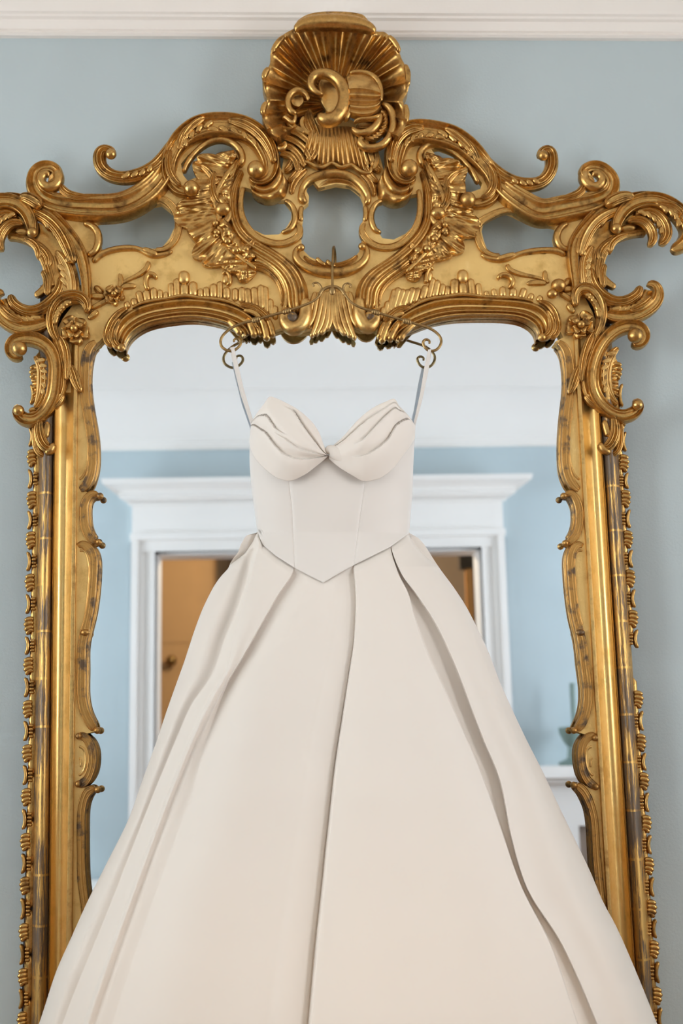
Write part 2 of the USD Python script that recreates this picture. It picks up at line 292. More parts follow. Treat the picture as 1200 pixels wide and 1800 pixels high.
c = trimesh.creation.cylinder(.012, .2, sections=20); c.apply_translation((xs_ + .02, yc_, mz + .26)); obj('candle', c, SAGE, cd, 40)
lz = R(162, 1545)[1]
lc = thing('low_cabinet', 'low white cabinet against the far blue wall, at the lower left of the reflection', 'cabinet')
lx1 = R(215, 1545)[0]
obj('cabinet_top', bx(XL + .02, lx1, yw + .022, yw + .40, lz - .03, lz), WHITE, lc, False)
obj('body', bx(XL + .04, lx1 - .02, yw + .022, yw + .38, .04, lz - .03), WHITE, lc, False)
obj('plinth', bx(XL + .06, lx1 - .04, yw + .022, yw + .36, .0, .04), WHITE, lc, False)

# ------------------------------------------------------------------ carving tools
import manifold3d as m3
LM = [((78,310),(1050,310)),((185,275),(962,275)),((290,268),(868,295)),((390,195),(750,212)),((450,298),(719,296)),((337,330),(821,350)),
      ((467,372),(697,380)),((390,370),(771,377)),((308,372),(842,392)),((345,445),(812,430)),((415,487),(740,485)),((342,285),(817,297)),
      ((283,350),(892,370)),((313,397),(840,417)),((287,438),(862,447)),((175,415),(977,417)),((155,470),(1002,455)),((88,480),(1052,468)),((33,340),(1115,338)),
      ((130,575),(1025,568)),((200,513),(975,503)),((32,613),(1118,590)),((38,731),(1115,722)),((102,660),(1035,660)),((213,612),(952,594)),((422,587),(703,596)),
      ((323,472),(815,470)),((333,562),(807,560)),((537,508),(631,508)),((515,562),(649,559)),((485,442),(687,455)),((165,640),(988,640)),((-60,345),(1212,345)),((-60,640),(1215,640)),((90,800),(1060,800))]
_a, _b = np.array([l[0] for l in LM], float), np.array([l[1] for l in LM], float)
L2R = RBFInterpolator(_a, _b, kernel='thin_plate_spline', smoothing=2.0)
R2L = RBFInterpolator(_b, _a, kernel='thin_plate_spline', smoothing=2.0)
def flip(pts, f):
    p = np.array([q[:2] for q in pts], float); r = f(p)
    return [tuple(r[i]) + tuple(pts[i][2:]) for i in range(len(pts))]
def spline(P, n):
    P = np.asarray(P, float)
    if len(P) == 2: P = np.vstack([P[0], P.mean(0), P[1]])
    s = np.r_[0, np.cumsum(np.maximum(np.linalg.norm(np.diff(P[:, :2], axis=0), axis=1), 1e-6))]
    t = np.linspace(0, s[-1], n)
    out = make_interp_spline(s, P[:, :2], k=min(3, len(P) - 1))(t) if len(P) > 3 else np.c_[PchipInterpolator(s, P[:, 0])(t), PchipInterpolator(s, P[:, 1])(t)]
    ex = [PchipInterpolator(s, P[:, k])(t) for k in range(2, P.shape[1])]
    return np.column_stack([out] + ex), s[-1]
def profile(kind, m=19):
    a = np.linspace(math.pi, 0, m); u = np.cos(a); e = np.sqrt(np.clip(1 - u ** 2, 0, 1)); e4 = np.clip(1 - u ** 8, 0, 1) ** .5
    g = lambda c, w: np.exp(-((u - c) / w) ** 2)
    if kind == 'rd': h = e
    elif kind == 'fl': h = e4 * (.50 + .42 * np.abs(u) ** 2.2 - .20 * g(.66, .07) - .20 * g(-.66, .07) + .12 * g(0, .2))
    elif kind == 'sc': h = e4 * (.34 + .52 * g(.80, .20) + .20 * g(.40, .09) + .42 * g(-.80, .16) + .20 * g(-.45, .10) + .10 * g(0, .2))
    elif kind == 'arm': h = e4 * (.30 + .46 * g(.72, .22) + .16 * g(.22, .10) + .30 * g(-.55, .16) + .40 * g(-.86, .13) - .04 * g(0, .1))
    elif kind == 'gr3': h = e ** .7 * (.80 + .20 * np.cos(3 * 2 * np.pi * u / 2 * 1.05))
    elif kind == 'leaf': h = e ** .8 * (.80 - .20 * g(0, .12) + .17 * np.cos(6 * np.pi * u))
    elif kind == 'cup': h = e4 * (.28 + .72 * np.abs(u) ** 2.5)
    else: raise ValueError(kind)
    return u, h
def stroke(pts, kind='rd', base=.012, hs=.85, ends=(1, 1), step=2.6, fl=1, m=None):
    """a carved scroll: a profile swept along a curve drawn on the plane of the mirror"""
    pts = [tuple(p) + (base,) if len(p) == 3 else tuple(p) for p in pts]
    L = sum(math.hypot(pts[i + 1][0] - pts[i][0], pts[i + 1][1] - pts[i][1]) for i in range(len(pts) - 1))
    n = int(np.clip(L / step, 10, 160))
    P, L = spline(pts, n)
    w = np.maximum(P[:, 2], .5); bs = P[:, 3]; s = np.linspace(0, L, n)
    tap = np.ones(n)
    for k, on in enumerate(ends):
        if on:
            d = np.clip((s if k == 0 else L - s) / max(min(w[0 if k == 0 else -1] * .9, L * .4), .5), 0, 1); tap = np.minimum(tap, np.sqrt(np.clip(1 - (1 - d) ** 2, .02, 1)))
    dep = bs + .5 * hs * w / 850
    C = W(P[:, 0], P[:, 1], dep)
    tg = np.gradient(C, axis=0); tg[:, 1] = 0; tg /= np.linalg.norm(tg, axis=1, keepdims=True) + 1e-12
    nr = np.c_[-tg[:, 2], np.zeros(n), tg[:, 0]] * fl
    sc = (2.5 - dep) / FPX
    u, h = profile(kind, m or (15 if w.max() < 6 else 25 if w.max() < 14 else 31))
    wm = (w * sc * tap)
    C[:, 1] = 0
    V = C[:, None] + nr[:, None] * (u[None, :, None] * wm[:, None, None])
    V[:, :, 1] = -(bs[:, None] + h[None, :] * (wm * hs)[:, None])
    bk = V[:, [0, -1]].copy(); bk[:, :, 1] = -(bs[:, None] - np.minimum(.008, bs[:, None] - .0015))
    V = np.concatenate([bk[:, :1], V, bk[:, 1:]], axis=1); mm = V.shape[1]
    v = V.reshape(-1, 3); f = grid_faces(n, mm, True)
    c0, c1 = len(v), len(v) + 1
    v = np.vstack([v, V[0].mean(0), V[-1].mean(0)])
    caps = [[c0, (j + 1) % mm, j] for j in range(mm)] + [[c1, (n - 1) * mm + j, (n - 1) * mm + (j + 1) % mm] for j in range(mm)]
    return fixn(trimesh.Trimesh(v, np.vstack([f, caps]), process=False))
def strip(A, B, nr=6, base=.015, bulge=.01, amp=.006, ew=0.0, tw=None, nu=None, nv=12, prof=None, ph=0.0, frill=0, skew=0):
    """a ribbed surface between two drawn curves; prof: (t, depth) points across instead of base and bulge"""
    nu = nu or int(max(24, nr * 9))
    a, _ = spline([tuple(p[:2]) for p in A], nu); b, _ = spline([tuple(p[:2]) for p in B], nu)
    s = np.linspace(0, 1, nu); t = np.linspace(0, 1, nv)
    rib = np.cos(2 * np.pi * nr * s + ph)
    if frill: rib = 2 * np.abs(np.sin(np.pi * nr * s + ph)) ** .6 - 1
    P = a[:, None] + (b - a)[:, None] * (t[None, :, None] * (1 + ew * (rib[:, None, None]) * t[None, :, None] ** 2))
    if prof is not None: d = np.interp(t, [p[0] for p in prof], [p[1] for p in prof])[None, :] + 0 * s[:, None]
    else: d = base + bulge * np.sin(np.pi * np.clip(t, 0, 1) ** .8)[None, :] + 0 * s[:, None]
    sk = s[:, None] + skew * (1 - t[None, :]) ** 1.5
    d = d + (amp * (2 * np.abs(np.sin(np.pi * nr * sk + ph)) ** .6 - 1) if frill else amp * rib[:, None]) * (t[None, :] ** .7)
    if frill: d = d + frill * np.sin(2 * np.pi * nr * .31 * s + 1.0)[:, None] * np.sin(np.pi * t ** 1.5)[None, :] + .4 * frill * np.clip((t - .8) / .2, 0, 1)[None, :] + .30 * amp * np.cos(2 * np.pi * nr * 3 * sk) * (t ** .5)[None, :] + .0016 * np.cos(2 * np.pi * (2.2 * t[None, :] + 1.4 * np.sin(nr * 1.3 * s)[:, None]))
    F = W(P[..., 0], P[..., 1], d)
    Bk = F.copy(); Bk[..., 1] = np.minimum(-(d - .012), -.002); Bk[..., 1] = np.where(Bk[..., 1] < F[..., 1] + .001, F[..., 1] + .001, Bk[..., 1])
    return shell_of(F, Bk)
def ball(x, y, r, dep, ry=None, rd=None, sub=3):
    m = trimesh.creation.icosphere(sub, 1.0); k = (2.5 - dep) / FPX; c = W(x, y, dep)
    m.vertices = m.vertices * np.array([r * k, (rd or r) * k, (ry or r) * k]) + c
    return m
def plate(polys, d0, d1):
    """flat board between depths d0 and d1; polygons drawn at its front, holes by the even-odd rule"""
    ps = []
    for pl in polys:
        q = W([p[0] for p in pl], [p[1] for p in pl], d1); ps.append(q[:, [0, 2]])
    cs = m3.CrossSection([np.ascontiguousarray(p) for p in ps], m3.FillRule.EvenOdd)
    me = cs.extrude(d1 - d0).to_mesh(); v = np.array(me.vert_properties[:, :3], float)
    return trimesh.Trimesh(np.c_[v[:, 0], -(d0 + v[:, 2]), v[:, 1]], np.array(me.tri_verts), process=False)
def spiral(cx, cy, rs, a0, a1, n, w0, w1):
    return [(cx + r * math.cos(math.radians(a)), cy + r * math.sin(math.radians(a)), w) for a, r, w in zip(np.linspace(a0, a1, n), np.linspace(rs[0], rs[1], n), np.linspace(w0, w1, n))]

MIR = thing('gilded_mirror', 'huge gilded rococo mirror with pierced scrolls, shell crest and worn frame, behind the white dress', 'mirror')
def S(name, pts, kind='rd', base=.018, hs=.85, mt=GOLD, both='L', **k):
    out = [obj(name, stroke(pts, kind, base, hs, **k), mt, MIR, 50)]
    if both in ('L', 'R'):
        k2 = dict(k); k2['fl'] = -k2.get('fl', 1)
        out.append(obj(name, stroke(flip(pts, L2R if both == 'L' else R2L), kind, base, hs, **k2), mt, MIR, 50))
    return out
def acanthus(path, lobes, sidesign=1, ln=14, w=4.5, base=.034, both='L', mt=GOLD, ang=38):
    """a row of curling leaf fingers along a scroll"""
    sp, L = spline([p[:2] for p in path], 60); tg = np.gradient(sp, axis=0); tg /= np.linalg.norm(tg, axis=1, keepdims=True) + 1e-9
    for k in range(lobes):
        i = int(4 + (k + .2) / lobes * 50); p = sp[i]; t = tg[i]; l = ln * (1 - .35 * k / max(lobes, 1))
        def rot(a): a = math.radians(a * sidesign); return np.array([t[0] * math.cos(a) - t[1] * math.sin(a), t[0] * math.sin(a) + t[1] * math.cos(a)])
        q1 = p + rot(ang * .5) * l * .5; q2 = q1 + rot(ang) * l * .4; q3 = q2 + rot(ang * 1.9) * l * .3
        S('leaf_lobe', [(p[0], p[1], w * .5), (q1[0], q1[1], w), (q2[0], q2[1], w), (q3[0], q3[1], w * .7)], 'leaf', base, 1.0, mt, both=both)
def ST(name, A, B, mt=GOLD, both='L', **k):
    obj(name, strip(A, B, **k), mt, MIR, 50)
    if both in ('L', 'R'):
        f = L2R if both == 'L' else R2L
        obj(name, strip(flip(A, f), flip(B, f), **k), mt, MIR, 50)
def BA(name, x, y, r, dep, mt=GOLD, both='L', **k):
    obj(name, ball(x, y, r, dep, **k), mt, MIR, 60)
    if both in ('L', 'R'):
        q = (L2R if both == 'L' else R2L)(np.array([[x, y]], float))[0]; obj(name, ball(q[0], q[1], r, dep, **k), mt, MIR, 60)

# glass and its backing board
zg = float(W(575, 528, 0)[2]); xg0, xg1 = float(W(100, 1000, 0)[0]), float(W(1060, 1000, 0)[0])
obj('mirror_glass', bx(xg0, xg1, 0, .004, .16, zg), MIRROR, MIR, False, label='silvered mirror glass')
obj('backing_board', bx(xg0 - .05, xg1 + .05, .006, .03, .02, zg + .04), DARKW, MIR, False)

# ---- straight side mouldings
def side(name, lines, mt, ytop=585, dback=.0, sm=60):
    P0 = np.array([W(a, 900, d) for a, b, d in lines]); P1 = np.array([W(b, 1700, d) for a, b, d in lines])
    dr = (P1 - P0); zt, zb = float(W(575, ytop, 0)[2]), .03
    top = P0 + dr * ((zt - P0[:, 2]) / dr[:, 2])[:, None]; bot = P0 + dr * ((zb - P0[:, 2]) / dr[:, 2])[:, None]
    rows = []
    for t in np.linspace(0, 1, 24):
        p = top + (bot - top) * t; q = p[[0, -1]].copy(); q[:, 1] = -dback
        rows.append(np.vstack([q[:1], p, q[1:]]))
    V = np.array(rows); n, m = V.shape[:2]; v = V.reshape(-1, 3); f = grid_faces(n, m, True)
    caps = [[0, j + 1, j] for j in range(1, m - 1)] + [[(n - 1) * m, (n - 1) * m + j, (n - 1) * m + j + 1] for j in range(1, m - 1)]
    me = trimesh.Trimesh(v, np.vstack([f, caps]), process=False); return obj(name, fixn(me), mt, MIR, sm, label='worn grey-brown roll moulding with rubbed gold streaks' if mt is WORN else None)
def arc(a0, b0, d0, a1, b1, d1, h, n=11):
    return [(a0 + (a1 - a0) * t, b0 + (b1 - b0) * t, d0 + (d1 - d0) * t + h * math.sin(math.pi * t) ** .8) for t in np.linspace(0, 1, n)]
side('outer_roll', arc(66, 55.5, .012, 93, 85, .014, .020, 15), WORN)
side('bead_moulding', arc(92.5, 84.5, .018, 96, 88, .018, .005, 7), GOLDO)
side('cove', arc(95.5, 87.5, .027, 127, 116, .029, -.015, 17), GOLDO)
side('flat_fillet', [(126.5, 115.5, .0285), (127.2, 116.2, .030), (133, 125, .030), (134, 126, .0285)], GOLD2)
side('outer_roll', arc(1066, 1116, .014, 1094, 1145, .012, .020, 15), WORN)
side('bead_moulding', arc(1062.5, 1112.5, .018, 1066.5, 1116.5, .018, .005, 7), GOLDO)
side('cove', arc(1033, 1080, .029, 1063, 1113, .027, -.015, 17), GOLDO)
side('flat_fillet', [(1026, 1073, .0285), (1027, 1074, .030), (1033, 1080, .030), (1033.6, 1080.6, .0285)], GOLD2)
# foot rail of the frame, below the picture
obj('bottom_rail', bx(xg0 - .04, xg1 + .04, -.035, .002, .02, .2), GOLDO, MIR, False)

# ---- carved inner edge of the sight, left then right
LR = [[(174,600,5),(160,611,8),(153,640,9),(152,690,9),(157,725,9),(163,760,9),(166,800,9),(163,832,9),(154,853,9),(143,862,6)],
      [(176,872,6),(165,868,7),(154,880,8),(151,905,9),(154,928,9),(164,946,8),(174,953,6)],
      [(139,962,4),(150,957,8),(163,968,9),(168,1000,8),(165,1045,8),(158,1088,8),(152,1112,9),(148,1132,8),(147,1180,9),(147,1222,9),(153,1252,9),(163,1272,9),(171,1284,6)],
      [(139,1294,5),(151,1295,8),(163,1312,8),(166,1335,8),(161,1360,8),(150,1376,9),(138,1378,5)],
      [(172,1388,6),(160,1390,9),(150,1408,8),(146,1445,8),(146,1500,8),(148,1550,9),(153,1590,9),(158,1640,9),(160,1700,9),(158,1760,9),(152,1830,9)]]
RR = [[(976,600,5),(989,611,8),(997,640,9),(998,690,9),(994,725,9),(991,760,9),(990,800,9),(994,832,9),(1004,852,9),(1015,862,6)],
      [(990,872,6),(1000,867,7),(1010,880,8),(1015,905,8),(1012,930,8),(1003,947,8),(993,955,6)],
      [(1022,962,4),(1011,958,8),(1002,972,9),(1000,1000,8),(1004,1050,8),(1012,1098,8),(1018,1122,9),(1024,1170,9),(1029,1212,9),(1027,1246,9),(1019,1270,9),(1008,1284,6)],
      [(1045,1297,5),(1033,1294,8),(1020,1310,8),(1018,1335,8),(1024,1362,9),(1036,1378,9),(1046,1383,5)],
      [(1008,1380,6),(1018,1386,9),(1030,1404,9),(1039,1432,8),(1043,1475,8),(1047,1530,9),(1052,1580,9),(1058,1640,9),(1064,1700,9),(1070,1760,9),(1074,1830,9)]]
for rs, s in ((LR, -1), (RR, 1)):
    edge = []
    for r in rs:
        sp, _ = spline([p[:2] for p in r], 40); edge += [tuple(p) for p in sp]
    a0, a1 = (134.5, 124.0) if s < 0 else (1026.0, 1075.0)
    y1 = edge[-1][1]; ln = lambda y: a0 + (a1 - a0) * (y - 900) / 800.0 if s < 0 else 1025.5 + 47.0 * (y - 900) / 800.0
    edge.append((edge[-1][0], 2300)); pl = edge + [(ln(2300), 2300), (ln(585), 585)]
    pl = m3.CrossSection([np.array(pl)], m3.FillRule.NonZero)
    obj('sight_panel', plate([np.array(p) for p in pl.to_polygons()], .001, .022), GOLDP, MIR, False)
    for i, r in enumerate(rs):
        obj('sight_scroll', stroke([(x + s * 4, y, w * .92) for x, y, w in r], 'fl', .0195, 1.0, fl=1), RIM, MIR, 50)
        obj('inner_bead', stroke([(x + s * -5.5, y, 4.2) for x, y, w in r[1:-1]], 'rd', .006, 1.5), RIM, MIR, 50)
    for r, e in ((rs[1], 0), (rs[1], -1), (rs[2], -1), (rs[3], 0), (rs[3], -1), (rs[4], 0)):
        x, y, w = r[e]; obj('scroll_end', ball(x, y, 6, .022, rd=8), RIM, MIR, 60)
    # inner line of each cartouche field, and the small C inside the oval one
    f = (lambda x, y: (x, y)) if s < 0 else (lambda x, y: (x + (1025.5 + 47 * (y - 900) / 800) - 2 * (x - (134.5 - 10.5 * (y - 900) / 800)) - (134.5 - 10.5 * (y - 900) / 800) * 1 + (x - x), y))
    g = (lambda x, y: (x, y)) if s < 0 else (lambda x, y: ((1025.5 + 47 * (y - 900) / 800) + (134.5 - 10.5 * (y - 900) / 800) - x, y))
    for ln_ in ([(146,728),(153,745),(156,790),(153,820),(145,838),(138,844)], [(138,969),(147,968),(156,985),(157,1020),(153,1065),(146,1100)],
                [(137,1312),(147,1317),(151,1335),(147,1355),(137,1364)], [(139,1330),(143,1338),(142,1350)]):
        obj('field_line', stroke([g(x, y) + (3.0,) for x, y in ln_], 'rd', .020, 1.0), GOLD2, MIR, 50)
    if True:
        x, y = g(150, 1112); obj('knuckle', ball(x, y, 8, .024, ry=6, rd=8), RIM, MIR, 60)

# ---- carved outer edge: shells and small C scrolls, one by one
def shell_bump(x, y, s, h):
    ms = []
    for k, (dy, r, l) in enumerate(((-10, 4.6, 9), (-2, 5.2, 11), (6, 4.8, 10), (12, 3.6, 7))):
        q = [(x - s * 7, y + dy * h, r * .7 * h), (x, y + dy * h * .9 - 2, r * h), (x + s * l * .62, y + dy * h * 1.02 + 1, r * h), (x + s * (l * .8), y + dy * h + 5, r * .6 * h)]
        ms.append(stroke(q, 'rd', .014, .95, step=2.2, m=9))
    return cat_(ms)
def c_bead(x, y, s, h):
    ms = [stroke([(x + s * 5, y - 17 * h, 2.4), (x + s * 2.6, y - 11 * h, 2.9), (x + s * .6, y - 2 * h, 3.2), (x + s * 1.2, y + 6 * h, 3.2), (x + s * 3.5, y + 13 * h, 2.9), (x + s * 6, y + 17 * h, 2.4)], 'rd', .014, 1.3, step=2.4, m=9)]
    for dy in (-9, -3, 3, 9): ms.append(stroke([(x - s * 12, y + dy * h, 2.5), (x - s * 3, y + dy * h, 2.8)], 'rd', .016, 1.0, step=2.5, m=9))
    return cat_(ms)
yl = [655, 730, 804, 878, 949, 1023.5, 1099, 1170, 1246, 1324, 1401, 1480, 1557, 1639, 1718, 1795, 1872]
xl = [62, 60, 57.5, 57, 55.5, 54, 52.5, 51.5, 50, 49, 47.5, 46, 45, 43.5, 42, 40.5, 39]
yr = [650, 738, 813, 875.5, 947, 1016, 1087, 1158, 1229, 1305, 1373, 1448, 1522, 1597, 1669, 1751, 1830]
xr = [1083, 1090, 1095, 1098, 1102, 1106, 1111, 1116, 1120, 1125, 1130, 1134.5, 1139, 1143.5, 1148, 1153, 1158]
for ys_, xs__, s in ((yl, xl, -1), (yr, xr, 1)):
    for i, (x, y) in enumerate(zip(xs__, ys_)):
        if s > 0 and i == 7: continue                 # this one is broken off
        obj('shell_ornament', shell_bump(x, y, s, 1.0), GOLD, MIR, 50)
        if i + 1 < len(ys_) and not (s > 0 and i == 6 and False):
            if s > 0 and i == 7: continue
            obj('c_ornament', c_bead((x + xs__[i + 1]) / 2 + s * 2.5, (y + ys_[i + 1]) / 2, s, (ys_[i + 1] - y) / 74), GOLD, MIR, 50)
        obj('ornament_ground', stroke([(x - s * 9, y - 40, 8), (xs__[min(i + 1, len(xs__) - 1)] - s * 9, y + 40, 8)], 'rd', .008, .7, step=8, m=9), GOLD, MIR, 50) if not (s > 0 and i == 7) else None

# ---- pierced crest board
HL_eye = [(170,390),(207,385),(243,373),(263,360),(283,357),(303,373),(308,397),(297,420),(283,437),(267,437),(233,433),(197,438),(178,444),(176,415)]
HR_eye = [(850,390),(867,377),(887,370),(900,375),(927,388),(977,398),(973,417),(977,440),(957,447),(927,445),(893,446),(877,453),(858,444),(850,423),(846,407)]
HL_oval = [(425,328),(421,352),(424,380),(438,400),(465,413),(490,412),(503,400),(512,385),(512,368),(500,352),(478,352),(455,345),(440,332)]
HR_oval = [(655,370),(664,357),(680,352),(705,347),(720,343),(735,340),(737,365),(731,392),(712,411),(692,421),(672,419),(662,405),(655,392)]
HL_arch = [(318,288),(330,273),(350,256),(375,245),(395,244),(412,254),(414,270),(400,272),(385,274),(370,278),(350,288),(344,296),(344,312),(330,318),(322,308)]
HR_arch = [(757,262),(772,259),(800,270),(827,295),(847,322),(844,332),(815,342),(818,312),(818,297),(805,288),(792,286),(780,281),(768,276)]
H_mid = [(540,325),(550,317),(560,330),(590,323),(615,326),(633,340),(638,352),(639,365),(639,385),(633,397),(634,411),(639,420),(632,430),(632,441),(621,456),(600,463),(580,463),(560,458),(545,452),(534,441),(530,428),(528,410),(531,395),(533,380),(532,365),(542,356),(543,345),(538,335)]
outL = [(585,190),(505,235),(495,300),(482,255),(455,222),(420,205),(385,203),(350,215),(322,240),(302,265),(296,290),(285,312),(250,345),(210,362),(160,364),(110,357),(72,345),(104,384),(132,425),(146,470),(140,520),(110,560),(95,590),(90,640),(100,690),(146,690),(147,640),(160,614),(182,592),(205,604),(215,585),(245,557),(300,545),(345,545),(400,556),(430,572),(470,585),(500,575),(530,582),(560,575)]
outR = flip(outL[1:], L2R)
obj('crest_board', plate([outL + outR[::-1], HL_eye, HR_eye, HL_oval, HR_oval, HL_arch, HR_arch, H_mid], .001, .020), GOLDP, MIR, 30)

# ---- long arms, volutes and the two arches
S('shoulder_scroll', [(84,318,6,.044),(76,322,7,.042),(70,312,8,.040),(78,300,9,.038),(94,300,10,.036),(101,314,10.5,.035),(96,328,11,.034),(80,336,12,.030),(64,333,12,.028)][:1] + [(84,316,6,.046),(77,318,7,.045),(73,309,8,.043),(82,299,9.5,.040),(96,306,10,.038),(96,322,10,.036)][:0] +
  [(74,316,6.5,.046),(75,304,8,.044),(88,299,9.5,.041),(99,309,10.5,.038),(96,296,11.5,.036),(80,291,12.5,.034),(63,300,13.5,.032),(58,319,15,.030),(66,338,18,.026),(86,352,21,.022),(122,360,25,.020),(165,362,27,.020),(212,359,27,.020),(252,340,26,.020),(282,310,22,.020),(296,284,17,.020),(304,262,12,.020)][4:], 'arm', .020, 1.15, fl=-1)
S('volute', [(96,297,9,.036),(102,311,10,.037),(94,325,9.5,.039),(79,325,8.5,.041),(72,313,7.5,.043),(79,304,6.5,.044),(86,309,5,.045)], 'rd', .036, 1.1)
S('leaf', [(106,322,5),(112,334,8),(130,343,8),(152,346,6),(172,348,3)], 'leaf', .036, 1.0)
S('leaf_curl', [(197,273,9),(192,264,10),(179,264,12),(174,279,12.5),(182,297,12.5),(205,309,12),(240,306,13),(275,287,13),(298,258,11),(318,232,7)], 'leaf', .026, 1.0, GOLD)
BA('curl_end', 195, 271, 10, .042)
S('arch_scroll', [(338,331,9),(318,334,11),(301,318,12),(296,292,14),(304,262,17),(325,236,21),(355,220,24),(390,216,24),(424,221,24),(453,238,23),(470,264,21),(476,290,17),(468,311,13),(452,316,10),(441,306,8)], 'sc', .026, 1.0, fl=1)
BA('scroll_boss', 450, 298, 17, .052)
BA('scroll_boss', 336, 331, 15, .040)
S('arch_rim', [(322,302,4),(334,278,5),(356,255,5.5),(382,244,6),(405,248,6),(421,262,7),(425,280,7),(416,291,5)], 'rd', .024, 1.2)
S('leaf', [(400,211,4),(425,214,11),(455,232,12),(475,262,9),(481,285,5)], 'leaf', .040, 1.0)
S('leaf', [(345,216,4),(330,228,10),(318,246,8),(316,262,4)], 'leaf', .040, .9)
S('leaf', [(300,262,3),(296,285,8),(303,310,8),(318,325,4)], 'leaf', .036, .9)
S('leaf', [(360,206,3),(345,214,7),(332,226,6),(322,240,3)], 'leaf', .046, .9)
acanthus([(352,232),(380,222),(412,226),(440,240),(460,262)], 5, 1, 18, 5, .040)
acanthus([(384,212),(355,218),(332,236),(318,262)], 4, -1, 17, 5, .042)
acanthus([(205,312),(240,308),(275,290)], 4, -1, 15, 4.5, .040)
# husk under the scroll ball
ST('husk', [(440,326),(462,333),(486,318),(492,298)], [(444,343),(466,357),(496,350),(506,318)], base=.02, bulge=.022, amp=.003, nr=3)
ST('husk', [(448,322),(466,326),(482,312),(488,292)], [(446,333),(466,343),(492,330),(498,305)], base=.03, bulge=.016, amp=.002, nr=2)

# ---- rocaille ruffles with their spine of pearls
SP = [(418,278),(404,298),(390,318),(381,338),(379,356),(386,374),(386,396),(396,420),(412,440),(432,458),(452,474)]
ED = [(410,262),(376,270),(342,283),(344,312),(333,340),(310,372),(320,397),(342,420),(342,446),(368,466),(402,474),(418,489),(446,486)]
ST('ruffle', SP, ED, nr=11, base=.028, bulge=.006, amp=.0046, ew=.085, nv=22, nu=240, frill=.009, skew=.07)
ST('ruffle', [(422,290),(412,315),(408,340),(404,362)], [(418,278),(396,312),(384,338),(384,362)], nr=5, base=.030, bulge=.010, amp=.0035, ew=.08, frill=.004)
ST('ruffle', [(400,385),(412,405),(428,425),(452,446)], [(384,384),(390,412),(408,436),(438,462)], nr=5, base=.032, bulge=.012, amp=.004, ew=.1, frill=.004)
S('spine', [(420,280,4),(405,298,5),(391,318,5),(381,338,6),(379,356,6),(385,374,6),(386,396,6),(396,420,6),(412,440,6),(432,458,5),(450,472,4)], 'rd', .032, .9)
BA('pearl', 392, 368, 15, .040, ry=12, rd=13)
for x, y, r in ((379,392,6),(381,408,6.5),(379,414,5),(400,424,7),(414,440,8),(432,438,7)): BA('pearl', x, y, r, .040)
S('leaf', [(384,384,4),(394,388,7),(402,378,6),(402,366,4)], 'rd', .036, 1.0)
S('leaf', [(378,300,4),(372,322,7),(376,345,8),(384,358,5)], 'leaf', .034, .9)
S('leaf', [(352,290,3),(366,300,7),(378,320,6)], 'leaf', .032, .9)
S('leaf', [(400,432,4),(420,436,7),(440,428,6),(446,418,3)], 'leaf', .034, .9)
S('leaf', [(428,468,4),(450,466,8),(472,474,8),(488,490,7),(497,512,6),(495,536,4)], 'leaf', .026, 1.0)

# ---- main S mouldings and volutes over the middle
S('main_scroll', [(425,298,7),(412,322,11),(405,352,14),(408,388,16),(424,418,18),(453,440,19),(484,459,20),(508,483,22),(519,508,23),(521,530,22),(524,552,18)], 'gr3', .020, .95)
S('volute', [(535,522,10),(537,546,12),(530,567,13),(515,575,13),(502,566,11),(500,551,9),(510,543,7)], 'rd', .030, 1.0, GOLD2)
BA('volute_eye', 513, 557, 10, .036, WORN, rd=6)
S('fillet', [(446,456,3),(470,464,5),(492,482,6),(503,505,6),(503,530,5),(496,548,3)], 'rd', .030, 1.0)

# ---- rims of the piercings
S('pierced_rim', [(499,352,4),(511,358,5),(518,374,6),(516,392,6),(505,405,5),(494,407,4)], 'rd', .022, 1.2, both='')
S('pierced_rim', [(673,352,4),(661,357,5),(653,372,6),(654,392,6),(661,404,5),(670,407,4)], 'rd', .022, 1.2, both='')
S('pierced_scroll', [(521,391,4),(527,401,6),(524,414,7),(511,423,7),(494,428,7),(472,425,7),(450,415,7),(433,397,7),(424,374,6),(423,350,5),(428,328,4)], 'fl', .022, 1.2, both='')
S('pierced_scroll', [(642,391,4),(636,402,6),(640,415,7),(652,427,7),(670,434,7),(691,433,7),(713,421,7),(730,400,7),(737,377,6),(738,352,5),(735,332,4)], 'fl', .022, 1.2, both='')
S('pierced_scroll', [(540,352,6),(531,348,8),(530,335,6),(538,319,7),(556,308,8),(584,303,8.5),(612,307,8),(632,320,8),(644,337,7),(647,350,6),(641,357,6)], 'rd', .024, 1.1, both='')
S('leaf', [(557,331,4),(571,322,6),(595,317,7),(620,325,6),(637,343,3)], 'leaf', .016, .9, both='')
S('pierced_rim', [(531,361,4),(528,374,5),(530,389,4)], 'rd', .020, 1.0, both='')
S('pierced_rim', [(641,360,4),(643,374,5),(640,389,4)], 'rd', .020, 1.0, both='')
S('pierced_scroll', [(531,435,6),(523,437,6),(520,449,7),(529,462,8),(550,473,9),(584,478,10),(616,473,9),(635,462,8),(644,448,7),(643,436,6),(635,433,6)], 'rd', .026, 1.0, both='')
BA('scroll_end', 529, 435, 7, .036, both=''); BA('scroll_end', 636, 433, 7, .036, both='')
S('leaf', [(534,449,3),(548,461,5),(575,467,6),(606,463,6),(628,448,3)], 'leaf', .020, .9, both='')
S('leaf', [(556,452,3.5),(562,459,4),(572,465,3)], 'rd', .026, 1.0, both=''); S('leaf', [(574,456,3.5),(580,463,4),(590,467,3)], 'rd', .026, 1.0, both='')
S('pierced_rim', [(266,355,4),(283,349,6),(300,359,7),(311,378,7),(313,399,7),(305,424,6),(288,437,5),(272,438,4)], 'fl', .022, 1.2)
